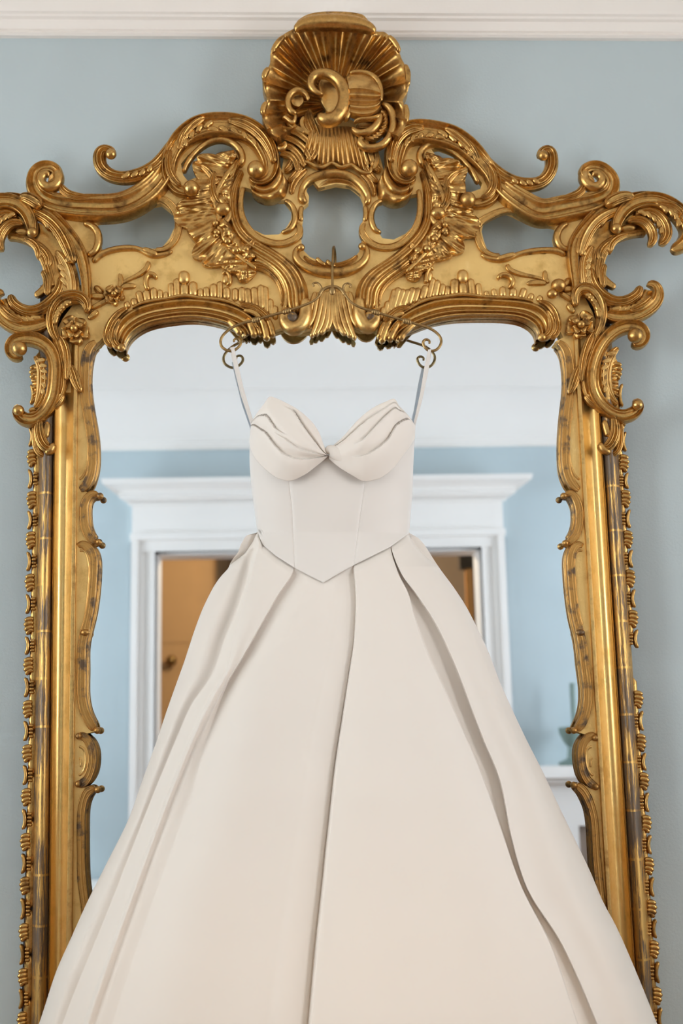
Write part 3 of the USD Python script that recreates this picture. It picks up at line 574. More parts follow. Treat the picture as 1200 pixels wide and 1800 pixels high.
S('pierced_rim', [(163,461,5),(176,447,6),(198,438,6),(222,435,6),(246,438,5),(266,447,6),(286,447,5),(303,440,3)], 'rd', .022, 1.1)
S('pierced_rim', [(146,393,4),(160,395,6),(171,408,7),(172,424,7),(164,442,6),(152,446,5)], 'rd', .024, 1.1)
S('leaf', [(250,436,3),(262,440,5),(276,447,4)], 'leaf', .03, 1.0)

# ---- ears at the two corners
S('ear_scroll', [(154,535,7),(151,500,9),(147,468,11),(136,434,12),(114,403,13),(86,376,14),(58,360,14),(30,350,13),(2,348,11)], 'sc', .028, 1.05, fl=-1)
S('ear_rim', [(60,519,5),(76,508,7),(88,488,7),(91,467,7),(82,445,8),(62,428,8),(38,418,7),(12,416,6)], 'fl', .020, 1.1)
ST('ear_web', [(140,520),(136,480),(124,446),(98,412),(60,388),(20,376)], [(82,512),(94,484),(92,460),(76,436),(44,420),(14,414)], nr=0, amp=0, prof=[(0,.026),(.5,.020),(1,.026)])
S('leaf', [(33,366,4),(62,373,10),(92,392,12),(113,422,12),(125,452,9),(128,462,5)], 'leaf', .034, .9)
S('leaf', [(122,528,8),(122,500,12),(116,470,11),(104,448,7),(98,440,3)], 'leaf', .028, .8, GOLD2)
S('leaf', [(40,420,4),(58,426,8),(68,442,8),(66,455,4)], 'leaf', .032, 1.0)
S('leaf', [(62,430,4),(78,444,8),(84,460,7),(80,470,4)], 'leaf', .032, 1.0)
S('horn', [(1082,406,7),(1086,388,11),(1100,366,14),(1125,352,16),(1152,350,17),(1180,361,18),(1203,382,18),(1212,406,17),(1200,428,14),(1180,437,9)], 'sc', .036, 1.1, both='R', fl=-1)
BA('scroll_boss', 1083, 402, 10, .05, both='R')
S('leaf', [(1118,376,5),(1142,371,10),(1165,386,12),(1172,410,11),(1160,428,7)], 'leaf', .038, 1.0, both='R')
S('leaf', [(1104,388,4),(1128,386,8),(1144,399,9),(1148,420,8),(1140,431,5)], 'leaf', .042, 1.0, both='R')
S('leaf', [(1066,358,10),(1088,346,12),(1106,343,9),(1115,345,4)], 'leaf', .048, 1.0, both='R')
S('leaf', [(1152,356,4),(1180,360,9),(1200,375,10)], 'leaf', .05, .9, both='R')
S('leaf', [(1090,404,4),(1105,399,6),(1117,400,4)], 'rd', .03, 1.0, both='R')
acanthus([(60,380),(92,396),(116,430),(124,470)], 5, 1, 20, 5.5, .036)
acanthus([(118,525),(116,490),(106,460)], 4, -1, 18, 5, .034, mt=GOLD2)
acanthus([(1150,358),(1185,372),(1198,400)], 4, 1, 18, 5, .050, both='R')
acanthus([(1112,372),(1140,374),(1160,392),(1166,414)], 5, 1, 15, 4.5, .044, both='R')
# lower curls of the ears
S('ear_scroll', [(1038,470,7),(1044,497,10),(1060,519,13),(1088,530,12),(1112,522,10),(1124,508,8),(1124,501,5)], 'leaf', .030, 1.0, both='R')
S('leaf', [(1054,492,6),(1055,465,8),(1061,445,8),(1074,430,5)], 'leaf', .030, .9, both='R')
S('leaf', [(1062,505,5),(1059,480,7),(1064,463,5)], 'leaf', .034, .9, both='R')
S('ear_scroll', [(1064,551,11),(1090,556,13),(1120,552,14),(1144,538,14),(1157,518,12),(1152,501,9),(1138,500,6)], 'sc', .028, 1.05, both='R', fl=1)
ST('ear_web', [(1062,528),(1090,538),(1116,528),(1132,508)], [(1066,548),(1100,548),(1132,536),(1148,512)], both='R', nr=5, base=.022, bulge=.006, amp=.004)
S('leaf', [(1070,540,5),(1090,543,7),(1106,538,4)], 'leaf', .032, .9, both='R')
S('leaf', [(1108,545,4),(1130,535,8),(1146,520,6)], 'leaf', .04, .9, both='R')
# brackets below, opening outwards
S('bracket_scroll', [(1112,600,8),(1124,603,10),(1133,592,11),(1128,578,12),(1110,572,13),(1084,579,14),(1060,602,13),(1046,632,13),(1041,662,13),(1046,690,13),(1060,712,13),(1083,728,13),(1107,728,13),(1122,714,11),(1114,702,7)], 'sc', .030, 1.1, both='R', fl=-1)
BA('scroll_boss', 1116, 590, 14, .050, both='R')
S('leaf', [(1087,610,4),(1069,634,10),(1063,664,12),(1071,694,9),(1086,710,4)], 'leaf', .024, .9, GOLD2, both='R')
ST('ruffle', [(1068,640),(1068,665),(1074,690)], [(1084,632),(1086,665),(1088,698)], both='R', nr=5, base=.018, bulge=.004, amp=.004)
BA('curl_end', 1120, 712, 10, .046, both='R')
acanthus([(1088,612),(1070,636),(1064,664),(1071,694)], 6, 1, 16, 5, .030, both='R', mt=GOLD2)
acanthus([(1070,540),(1095,545),(1120,538)], 4, -1, 15, 4.5, .036, both='R')
# acanthus drop under the bracket
S('leaf', [(1078,730,5),(1082,752,9),(1078,772,10),(1066,786,9),(1053,780,5)], 'leaf', .036, 1.0, both='R')
S('leaf', [(1062,738,4),(1066,752,6),(1070,768,5)], 'leaf', .032, 1.0, both='R')
S('leaf', [(1090,742,5),(1090,770,7),(1082,795,6),(1070,800,3)], 'leaf', .028, .9, both='R')
S('leaf', [(1055,777,5),(1062,790,7),(1074,794,5)], 'rd', .036, 1.0, both='R')

# ---- hoods, flowers and leaves at the corners
S('hood_scroll', [(102,600,6),(91,575,9),(91,551,11),(102,530,13),(122,520,13),(143,523,11),(152,537,8),(148,548,5)], 'leaf', .034, 1.05, fl=-1)
acanthus([(98,575),(96,556),(106,538),(124,527)], 6, 1, 15, 4.5, .046)
S('stem', [(92,566,6),(99,600,8),(108,632,8),(112,662,7),(108,690,5),(96,712,4)], 'gr3', .030, 1.0)
S('leaf', [(104,590,3),(113,606,7),(118,640,7),(116,668,4)], 'leaf', .036, .9)
S('leaf', [(122,640,4),(130,662,9),(138,682,6),(142,688,3)], 'leaf', .034, .9)
S('leaf', [(110,690,5),(100,704,9),(88,716,7)], 'leaf', .030, .9)
def flower(x, y, r, dep, lab=None, seed=0):
    c = obj('flower', ball(x, y, r * .26, dep + .014, rd=r * .3), GOLD, MIR, 60)
    rg = np.random.default_rng(seed)
    for n, r0_, r1_, wd, dd in ((5, .25, 1.0, .46, 0), (4, .12, .62, .34, .009)):
        for k in range(n):
            a = k * 2 * math.pi / n + rg.uniform(-.2, .2) + .3 + dd * 60; ca, sa = math.cos(a), math.sin(a); kk = rg.uniform(.9, 1.1) * r
            pts = [(x + ca * kk * (r0_ + (r1_ - r0_) * t), y + sa * kk * (r0_ + (r1_ - r0_) * t), r * wd * f, dep + dd + u) for t, f, u in ((0, .45, -.004), (.35, .85, -.001), (.7, 1.0, .001), (.95, .8, -.004))]
            obj('petal', stroke(pts, 'cup', dep, .75, step=1.3, m=21), GOLD, c, 60)
flower(130, 577, 27, .036, seed=1); flower(1021, 570, 27, .036, seed=2)
flower(200, 516, 20, .028, seed=3)
obj('flower_bud', ball(981, 502, 14, .034, ry=13), GOLD, MIR, 60); obj('flower_bud', ball(970, 517, 10, .034, ry=9), GOLD, MIR, 60)
S('leaf', [(208,505,3),(212,492,5),(209,480,3)], 'leaf', .022, 1.0)
S('leaf', [(212,506,3),(226,502,6),(239,503,3)], 'leaf', .022, 1.0)
S('stem', [(216,497,3),(236,486,4),(252,476,5),(260,464,5),(259,458,3)], 'leaf', .022, 1.0)
S('leaf', [(166,502,3),(172,508,7),(180,516,6)], 'leaf', .022, 1.0)
S('leaf', [(158,520,3),(172,520,6),(184,522,4)], 'leaf', .024, 1.0)
S('leaf', [(160,542,3),(174,534,5),(190,526,4)], 'leaf', .024, 1.0)
S('leaf', [(154,560,3),(164,552,6),(172,545,4)], 'leaf', .024, 1.0)

# ---- arched top mouldings of the glass
UA = [(199,597),(203,573),(220,552),(245,538),(280,529),(330,524),(375,528),(410,537),(440,553),(456,574)]
LA = [(221,614),(226,600),(240,585),(265,572),(300,565),(335,562),(372,566),(400,574),(418,583),(426,594)]
ST('arch_moulding', UA, LA, nr=0, amp=0, nu=70, nv=40, prof=[(0,.022),(.05,.034),(.12,.036),(.18,.030),(.30,.022),(.42,.019),(.52,.022),(.58,.030),(.66,.031),(.70,.024),(.76,.028),(.84,.028),(.88,.02),(1,.012)])
for p in ([(224,540,3),(204,553,6),(190,575,7),(187,596,6),(198,608,5)], [(212,560,4),(200,580,7),(200,600,7),(212,611,7)], [(205,572,3),(195,588,5),(196,604,5)]):
    S('end_leaf', p, 'leaf', .030, 1.0)
BA('curl_end', 213, 611, 8, .034)
for p in ([(400,562,4),(414,574,6),(423,588,6)], [(434,558,5),(442,575,7),(448,592,6)], [(454,552,5),(464,572,7),(469,598,6)], [(468,556,4),(476,574,6),(480,592,5)], [(440,566,4),(455,580,5),(457,590,4)]):
    S('end_leaf', p, 'rd', .026, 1.1)
S('leaf', [(420,536,3),(440,537,6),(460,548,7),(474,562,5)], 'leaf', .032, 1.0)
S('leaf', [(428,545,3),(446,549,5),(458,560,4)], 'leaf', .034, 1.0)
for (x0, y0, x1, y1, w) in ((226,542,221,529,5),(238,538,233,523,5),(249,534,242,510,5.5),(259,531,256,508,6),(271,529,269,504,5.5),(281,527,281,508,4.5),(291,526,291,512,4),(301,525,300,496,5),(311,524,310,488,5.5),(323,500,323,474,9),
                            (324,524,324,497,7),(339,523,339,493,7),(352,524,352,506,4.5),(363,524,362,503,5),(375,525,375,497,6),(386,526,386,493,5),(397,500,398,482,6),(398,527,398,503,6),(413,530,413,505,5),(425,533,425,503,6),
                            (437,537,434,505,6),(449,541,446,503,6),(459,545,458,499,6),(468,551,466,502,5),(476,557,475,524,5),(484,562,483,536,5)):
    S('fringe_leaf', [(x0, y0, w * 1.0), ((x0 + x1) / 2, (y0 + y1) / 2, w * 1.18), (x1, y1, w * 1.12)], 'rd', .020, .95, GOLD2)
S('curl', [(398,500,4),(404,486,4),(398,477,4),(391,481,3)], 'rd', .026, 1.1); S('curl', [(262,508,4),(256,490,5),(262,481,5),(272,484,4),(273,490,3)], 'rd', .026, 1.1)
S('fringe_rim', [(232,541,2),(262,529,3),(300,523,3.5),(325,519,4),(352,523,3.5),(385,526,3.5),(412,534,3),(440,549,2)], 'rd', .026, 1.0)

# ---- acanthus drop between the volutes
for p in ([(568,510,4),(563,540,5),(557,565,5),(546,592,4)], [(573,510,4),(570,545,5),(564,570,5),(553,589,4)], [(578,510,4),(577,545,5),(573,570,5),(563,586,4)], [(583,510,3.5),(583,545,4),(581,566,4),(574,580,3)],
          [(562,512,4),(554,540,5),(549,560,5),(539,575,4)], [(555,512,4),(547,538,5),(541,556,5),(534,566,4)],
          [(600,510,4),(606,540,5),(613,566,5),(625,596,4)], [(595,510,4),(599,545,5),(606,571,5),(617,592,4)], [(590,510,4),(592,545,5),(597,572,5),(608,588,4)], [(586,510,3.5),(587,545,4),(588,566,4),(596,581,3)],
          [(606,512,4),(615,540,5),(620,560,5),(630,575,4)], [(613,512,4),(621,538,5),(627,556,5),(634,566,4)]):
    S('drop_leaf', p, 'rd', .026, 1.05, GOLD2, both='')
S('drop_ground', [(585,500,26),(585,530,24),(585,552,16)], 'rd', .014, .5, both='')

# ---- the shell on top
SHC = (588, 182)
SHO = [(-196,452.0,0)]
out = [(487,242),(468,224),(460,200),(468,175),(464,160),(462,134),(473,115),(477,88),(499,60),(517,50),(523,36),(545,24),(590,20),(635,25),(650,40),(661,55),(677,57),(699,86),(708,108),(718,128),(717,158),(708,178),(715,198),(712,222),(700,240)]
oa = np.unwrap([math.atan2(y - SHC[1], x - SHC[0]) for x, y in out]); orr = np.array([math.hypot(x - SHC[0], y - SHC[1]) for x, y in out])
notch = [math.atan2(y - SHC[1], x - SHC[0]) for x, y in ((468,175),(474,114),(500,58),(518,50),(660,55),(679,58),(708,108),(708,178))]
notch = np.sort(np.where(np.array(notch) > math.radians(120), np.array(notch) - 2 * math.pi, np.array(notch)))
if oa[0] > 0: oa = oa - 2 * math.pi
nth, nrr = 260, 36
th = np.linspace(oa[0], oa[-1], nth); ro = PchipInterpolator(oa, orr)(th)
ribs = np.r_[oa[0], notch[:3], np.linspace(notch[3], notch[4], 6), notch[5:], oa[-1]]; ribs = np.unique(np.round(ribs, 4))
ribs = np.sort(np.r_[ribs, [oa[0] * .35 + notch[0] * .65, oa[0] * .7 + notch[0] * .3, oa[-1] * .5 + notch[7] * .5, (notch[0] + notch[1]) / 2, (notch[1] + notch[2]) / 2, notch[1] * .25 + notch[2] * .75, (notch[5] + notch[6]) / 2, notch[5] * .72 + notch[6] * .28, (notch[6] + notch[7]) / 2]])
ph = np.interp(th, ribs, np.arange(len(ribs)))
flute = np.abs(np.sin(np.pi * ph)) ** .7
lobe = np.min(np.abs(th[:, None] - notch[None]), axis=1); lobe = np.clip(lobe / .22, 0, 1) ** .6
t = np.linspace(.12, 1, nrr)
dd = .020 + .062 * t[None, :] ** 2.4 - .021 * (flute[:, None]) * np.sin(np.pi * np.clip(t[None, :] * .85, 0, 1)) - .012 * (1 - lobe[:, None]) * t[None, :] ** 3
dd = dd + np.where(t[None, :] > .93, -.010 * ((t[None, :] - .93) / .07) ** 2, 0)
PX = SHC[0] + np.cos(th)[:, None] * ro[:, None] * t[None, :]; PY = SHC[1] + np.sin(th)[:, None] * ro[:, None] * t[None, :]
Fv = W(PX, PY, dd); Bv = Fv.copy(); Bv[..., 1] = -np.maximum(dd - .022 - .02 * t[None, :], .004)
shell = shell_of(Fv, Bv)
SH = obj('shell', shell, GOLD, MIR, 50, label='large scallop shell at the very top of the crest')
def SS(name, pts, kind='rd', base=.04, hs=1.0, mt=GOLD, **k): return obj(name, stroke(pts, kind, base, hs, **k), mt, SH, 50)
SS('shell_lip', [(519,53,6),(530,42,11),(556,36,15),(590,35,16),(622,38,15),(648,46,11),(659,56,6)], 'rd', .066, .9)
for a, b in (((500,62),(478,92)), ((473,118),(463,138)), ((469,178),(461,200)), ((682,62),(702,90)), ((712,112),(717,150)), ((712,182),(713,215))):
    mx_, my_ = (a[0] + b[0]) / 2, (a[1] + b[1]) / 2; k = 1.02
    SS('shell_edge', [(a[0], a[1], 3.5), (SHC[0] + (mx_ - SHC[0]) * k, SHC[1] + (my_ - SHC[1]) * k, 5.5), (b[0], b[1], 3.5)], 'rd', .066, .9)
# C scrolls, pouch and crescent on the shell
SS('spiral_scroll', [(568,164,4),(553,158,6),(546,145,7.5),(552,131,8.5),(570,126,9.5),(590,134,11),(603,152,12),(605,174,12.5),(598,194,13),(582,207,13),(567,205,11),(564,196,7)], 'rd', .062, 1.1)
SS('hollow', [(573,134,16),(578,152,20),(582,172,21),(576,194,17)], 'cup', .036, .55, GOLD2)
SS('side_scroll', [(541,176,3),(534,160,5),(521,157,6),(509,166,6),(506,180,6),(511,193,6),(522,197,4)], 'rd', .052, 1.0)
SS('hollow', [(521,164,10),(522,174,13),(525,186,11)], 'cup', .034, .55, GOLD2)
obj('pouch', strip([(611,130),(640,128),(660,140),(668,156)], [(616,202),(640,206),(660,200),(669,178)], nr=0, amp=0, prof=[(0,.056),(.2,.071),(.36,.074),(.42,.068),(.5,.075),(.57,.067),(.64,.074),(.71,.066),(.78,.072),(.85,.064),(.92,.067),(1,.056)], nv=40), GOLD2, SH, 50)
SS('pouch_edge', [(614,128,4),(640,126,5),(660,136,5),(669,156,5),(668,178,4)], 'rd', .058, 1.0)
SS('pouch_seam', [(612,132,5),(615,160,5),(614,190,6),(606,210,5)], 'rd', .058, 1.0)
SS('crescent', [(618,222,3),(630,231,6),(650,228,8),(664,214,7),(669,198,4)], 'rd', .052, 1.0)
SS('crescent', [(622,214,3),(640,207,4),(656,206,4),(668,200,3)], 'rd', .056, 1.0)
SS('hollow', [(626,220,4),(645,218,8),(662,206,5)], 'cup', .042, .5)
SS('shell_scroll', [(670,182,4),(684,188,6),(691,206,6.5),(688,230,6.5),(675,250,6.5),(655,258,6.5),(639,255,6.5),(632,246,6),(640,242,5)], 'rd', .054, 1.1)
obj('scroll_web', strip([(672,190),(682,205),(678,230),(656,246)], [(668,200),(672,214),(662,230),(642,240)], nr=9, base=.046, bulge=.006, amp=.0025), GOLD2, SH, 50)
# pleated skirt of the shell
obj('pleated_fan', strip([(548,214),(575,222),(605,222),(628,226)], [(528,290),(558,284),(575,292),(590,286),(606,294),(622,290),(640,302),(650,300)], nr=13, base=.028, bulge=.016, amp=.0035, nu=160), GOLD2, SH, 50)
SS('fan_edge', [(520,292,3),(548,288,3.5),(566,293,3.5),(584,286,3.5),(600,293,3.5),(614,289,3.5),(634,300,3.5),(648,303,3.5),(652,290,3)], 'rd', .034, 1.1)
for p in ([(543,190,4),(550,214,6),(558,238,7),(556,262,6),(545,280,5)], [(540,196,3),(542,220,6),(550,240,6),(548,264,5),(538,282,4)], [(536,204,4),(530,214,5),(545,236,5)],
          [(490,240,4),(512,244,6),(536,262,6),(545,282,4)], [(492,224,4),(516,230,6),(544,250,6)], [(488,256,4),(510,258,6),(526,272,6),(534,292,4)],
          [(492,272,4),(510,272,6),(520,284,6),(522,300,4)], [(498,206,3),(512,218,6),(536,232,5)], [(640,238,4),(648,262,6),(656,285,5)], [(630,232,4),(638,262,5),(646,290,4)], [(660,262,4),(662,278,5),(656,296,4)]):
    SS('shell_frond', p, 'leaf', .036, .9)
for p in ([(496,206,3),(505,208,4),(514,214,4),(519,206,3),(516,199,3)], [(490,232,3),(498,238,4),(502,232,4),(497,228,3)], [(488,256,3),(496,260,4),(502,254,4),(497,249,3)]):
    SS('keyhole_edge', p, 'rd', .046, 1.1, GOLD2)
S('frond', [(500,300,5),(512,286,8),(516,268,7),(508,252,4)], 'leaf', .030, 1.0)
S('frond', [(506,318,4),(520,304,7),(528,288,6),(526,272,4)], 'leaf', .028, 1.0)
S('frond', [(512,340,4),(516,322,6),(528,306,6),(540,296,3)], 'leaf', .024, 1.0)

# ------------------------------------------------------------------ wire hanger
def tube(P, r, n=None, sides=10):
    P = np.asarray(P, float); s = np.r_[0, np.cumsum(np.linalg.norm(np.diff(P, axis=0), axis=1))]
    n = n or max(12, int(s[-1] / .002)); t = np.linspace(0, s[-1], n)
    C = make_interp_spline(s, P, k=min(3, len(P) - 1))(t); r = np.interp(t, s, np.broadcast_to(r, len(P)))
    tg = np.gradient(C, axis=0); tg /= np.linalg.norm(tg, axis=1, keepdims=True)
    ref = np.array([0, 1.0, 0]); nrm = []; a = np.cross(tg[0], ref if abs(tg[0, 1]) < .9 else [1, 0, 0]); a /= np.linalg.norm(a)
    for k in range(n):
        a = a - tg[k] * (a @ tg[k]); a /= np.linalg.norm(a); nrm.append(a.copy())
    A = np.array(nrm); B = np.cross(tg, A); ang = np.arange(sides) * 2 * np.pi / sides
    V = C[:, None] + r[:, None, None] * (np.cos(ang)[None, :, None] * A[:, None] + np.sin(ang)[None, :, None] * B[:, None])
    v = np.vstack([V.reshape(-1, 3), C[0], C[-1]]); m = sides
    caps = [[n * m, (j + 1) % m, j] for j in range(m)] + [[n * m + 1, (n - 1) * m + j, (n - 1) * m + (j + 1) % m] for j in range(m)]
    return fixn(trimesh.Trimesh(v, np.vstack([grid_faces(n, m, True), caps]), process=False))
HG = thing('wire_hanger', 'ornate aged brass wire hanger with curled ends, hooked over the gilded crest', 'hanger')
def wire(name, pts, r=.0029, d=.058):
    q = [p if len(p) == 3 else (p[0], p[1], d) for p in pts]
    return obj(name, tube(W([p[0] for p in q], [p[1] for p in q], [p[2] for p in q]), r), BRASS, HG, 60)
wire('hook', [(584,505,.058),(584,490,.056),(584,470,.054),(585,450,.047),(585.5,438,.036),(586.5,434,.022),(588,440,.004),(589,452,-.008),(589,466,-.010)], .0027)
wire('crown', [(562,518,.058),(567,510,.058),(575,505.5,.058),(584,504,.058),(593,505.5,.058),(600,510,.058),(605,518,.058)], .0036)
obj('crown_drop', ball(584, 511, 6, .058, ry=9, rd=4), BRASS, HG, 60)
wa = [(552,503),(550,499),(555,497),(561,500),(565,508),(563,517),(552,528),(530,538),(504,547),(477,554),(450,562),(430,567),(411,574),(396,585),(388,597),(389,608),(397,615),(408,617),(418,611),(423,603),(420,596),(413,596),(411,601)]
wire('arm', wa, [.0022] * 3 + [.0026] * 4 + [.003] * 13 + [.0028, .0026, .0024])
wb = [(614,505),(616,501),(611,498),(605,501),(603,509),(608,521),(621,534),(641,543),(659,548),(688,557),(717,565),(736,571),(754,577),(768,586),(775,597),(773,608),(764,616),(753,616),(745,608),(744,600),(748,597),(754,599),(754,604)]
wire('arm', wb, [.0022] * 3 + [.0026] * 4 + [.003] * 13 + [.0028, .0026, .0024])
for x, y, a in ((504,547,1),(450,562,1),(660,549,-1),(715,565,-1)):
    for k in (-4, 0, 4): obj('wire_collar', ball(x + k, y - a * k * .3, 4.6, .058, ry=5.4, rd=5.2), BRASS, HG, 60)

# ------------------------------------------------------------------ wedding dress
DR = thing('wedding_dress', 'ivory satin wedding gown with draped sweetheart bodice and full pleated skirt before the mirror', 'dress')
def curve(pts):
    p = np.array(sorted(pts)); return PchipInterpolator(p[:, 0], p[:, 1], extrapolate=True)
LB = curve([(700,441),(744,441),(777,438.5),(812,438.5),(847,441),(892,446.5),(931,452),(960,458)])
RB = curve([(700,729),(749,729.5),(784,728),(826,726),(861,725),(903,721.5),(936,719),(960,716)])
LS = curve([(928,454),(936,451),(941,434),(950,427),(960,422),(970,418.5),(980,411),(990,404.5),(997,402),(1012,389),(1027,378),(1050,365.5),(1075,354),(1110,341),(1162,324),(1208,307.5),(1255,291),(1300,276),(1380,247),(1432,229),(1520,186),(1585,153.5),(1646,126),(1707,99),(1795,70),(1900,30),(2050,-22),(2200,-60)])
RS = curve([(928,716),(936,719),(946,735),(961,748),(981,760.5),(1001,774),(1035,799),(1066,819),(1105,839),(1148,859),(1199,878.5),(1245,899),(1302,926),(1351,951),(1415,981),(1471,1008),(1532,1037),(1586,1060),(1627,1082),(1697,1113),(1753,1136),(1798,1154),(1900,1196),(2050,1252),(2200,1292)])
def base_dep(x, y):
    x, y = np.broadcast_arrays(np.asarray(x, float), np.asarray(y, float)); t = np.clip((y - 936) / 864, -.25, 1.4)
    l = np.where(y < 936, LB(y), LS(y)); r = np.where(y < 936, RB(y), RS(y)); k = np.clip((y - 936) / 60, 0, 1)
    l = l * k + (1 - k) * np.where(y < 936, l, np.minimum(452, LS(936) + 0 * y)); r = r * k + (1 - k) * np.where(y < 936, r, 719)
    s = np.clip((x - (l + r) / 2) / ((r - l) / 2), -1, 1)
    ds = .058 + .075 * np.clip(t, 0, 2); b = np.interp(y, [700, 780, 850, 936, 1100, 1400, 1800, 2200], [.075, .075, .070, .062, .095, .15, .20, .22])
    return ds + b * np.sqrt(np.clip(1 - s ** 2, 0, 1))
seamx = np.array([(440,925),(452,936),(461,957),(485,977),(516,997),(540,1010),(568,1024),(595,1008),(622,993),(650,979),(686,961),(719,937),(730,925)], float)
seam = lambda x: np.interp(x, seamx[:, 0], seamx[:, 1])
def sheet(F, th=.0015): return shell_of(F, F + np.array([0, th, 0]))

# bodice: three boned panels and a back
S1 = curve([(760,505),(844,508),(896,513),(994,517.5),(1030,519)]); S2 = curve([(760,645),(845,641),(910,632),(994,621.5),(1030,618)])
cupL_low = [(438,776),(441,790),(448,805),(460,819),(475,832),(489,841),(508,845),(532,836),(556,819),(575,803)]
cupR_low = [(729,770),(720,785),(708,801),(687,827),(663,842),(641,846),(620,836),(593,819),(578,806)]
lowx = np.array(sorted(cupL_low + cupR_low)); ytop = lambda x: np.interp(x, lowx[:, 0], lowx[:, 1]) - 5 - 9 * np.clip(np.abs(x - 577) / 45, 0, 1)
for k, (A, B) in enumerate(((LB, S1), (S1, S2), (S2, RB))):
    V = np.linspace(0, 1, 60); U = np.linspace(0, 1, 44); rows = []
    for v_ in V:
        y = np.full(44, 860.0)
        for _ in range(4):
            x = A(y) + (B(y) - A(y)) * U; y = ytop(x) + (seam(x) - ytop(x)) * v_
        pil = .0016 * (np.clip(np.minimum(U, 1 - U) / .06, 0, 1) ** .5 - 1)
        wr = .0012 * np.sin(x * .045 + y * .02) * np.sin(y * .03)
        rows.append(W(x, y, base_dep(x, y) + .0032 + pil + wr))
    obj('bodice_panel', sheet(np.array(rows)), BODICE, DR, True)
yy = np.linspace(806, 960, 30)[:, None]; uu = np.linspace(-1, 1, 40)[None, :]
xx = (LB(yy) + RB(yy)) / 2 + uu * (RB(yy) - LB(yy)) / 2
obj('bodice_back', sheet(W(xx, yy, .056 - .040 * np.sqrt(1 - uu ** 2) + 0 * yy)), BODICE, DR, True)
# pleated cups
def resample(P, n):
    P = np.array(P, float); s = np.r_[0, np.cumsum(np.linalg.norm(np.diff(P, axis=0), axis=1))]; t = np.linspace(0, 1, n)
    return np.c_[PchipInterpolator(s / s[-1], P[:, 0])(t), PchipInterpolator(s / s[-1], P[:, 1])(t)]
def cup(up, low, creases, sg):
    n, m = 80, 110
    a = resample(low, n); b = resample(up, n); t = np.linspace(0, 1, m); s = np.linspace(0, 1, n)[:, None]
    P = a[:, None] + (b - a)[:, None] * t[None, :, None]
    x, y = P[..., 0], P[..., 1]
    d = base_dep(x, np.maximum(y, 760)) + .010 + .030 * np.sin(np.pi * np.clip(s * .92 + .06, 0, 1)) ** .8 * np.sin(np.pi * np.clip(t[None, :] * .8 + .1, 0, 1)) ** .7
    f = np.zeros((n, m))
    for (ctl, am, wid) in creases:
        c = np.array(ctl); tc = PchipInterpolator(c[:, 0], c[:, 1], extrapolate=True)(np.clip(s, c[0, 0], c[-1, 0])); q = t[None, :] - tc
        am_ = am * np.clip((s - c[0, 0] + .1) / .1, 0, 1) * np.clip((c[-1, 0] + .12 - s) / .12, 0, 1)
        f += am_ * (np.where(q < 0, np.exp(-(q / (wid * 1.6)) ** 2), 0) * .8 - np.where(q >= 0, np.exp(-(q / (wid * .6)) ** 2), 0) + np.where(q < 0, 0, .25 * np.exp(-((q - wid * 1.5) / wid) ** 2)))
    f += .0012 * np.sin(9 * s + 14 * t[None, :]) * np.sin(np.pi * s)
    F = W(x, y, d + f)
    return sheet(F, .0012)
upL = [(441,744),(450,728),(463,711),(475,697),(490,702),(506,710),(522,719),(534,728),(551,745),(562,763),(567,777),(575,798)]
upR = [(730,749),(721,735),(712,724),(702,714),(692,701),(675,707),(660,714),(645,724),(632,735),(618,750),(604,766),(592,777),(580,787)]
obj('draped_cup', cup(upL, cupL_low, [([(0, .85), (.2, .55), (.5, .34), (1.0, .30)], .005, .11), ([(0, .97), (.15, .85), (.36, .60)], .0045, .08), ([(.5, .95), (.75, .72), (1.0, .60)], .0055, .07), ([(.45, .55), (.7, .46), (1.0, .42)], .003, .06)], 1), SATIN, DR, True)
obj('draped_cup', cup(upR, cupR_low, [([(.1, .92), (.28, .60), (.4, .45), (.62, .40)], .005, .11), ([(.16, .97), (.38, .80), (.6, .64)], .005, .08), ([(.2, .98), (.5, .89), (.9, .86)], .0035, .05)], -1), SATIN, DR, True)
kd = float(base_dep(585, 800)) + .014
obj('bust_knot', cat_([stroke([(573,795,6,kd - .002),(580,791,10,kd),(591,796,12,kd + .001),(604,805,12,kd),(618,815,11,kd - .003),(632,822,8,kd - .008)], 'rd', kd, .75, step=1.2, m=25)]), SATIN, DR, 60)

# shoulder straps
def ribbon(name, pts, w):
    P = W([p[0] for p in pts], [p[1] for p in pts], [p[2] for p in pts]); n = 30; t = np.linspace(0, 1, len(P)); tt = np.linspace(0, 1, n)
    C = np.c_[[np.interp(tt, t, P[:, k]) for k in range(3)]].T; ww = np.interp(tt, np.linspace(0, 1, len(w)), w) * .5 * 2.44 / FPX
    side_ = np.array([1.0, 0, .25]); side_ /= np.linalg.norm(side_)
    F = C[:, None] + side_ * (np.linspace(-1, 1, 5)[None, :, None] * ww[:, None, None]); obj(name, sheet(F, .0008), BODICE, DR, True)
ribbon('strap', [(408,610,.064),(415,640,.064),(426,684,.066),(443,740,.070)], [6.5, 6.5, 5, 4])
ribbon('strap', [(405,611,.050),(412,642,.046),(424,692,.040),(443,748,.034)], [4, 4, 4, 4])
ribbon('strap', [(755,614,.064),(749,645,.064),(741,690,.066),(729,742,.070)], [6, 7.5, 6, 5])
ribbon('strap', [(757,616,.050),(751,652,.046),(741,700,.040),(727,752,.034)], [4, 4, 4, 4])

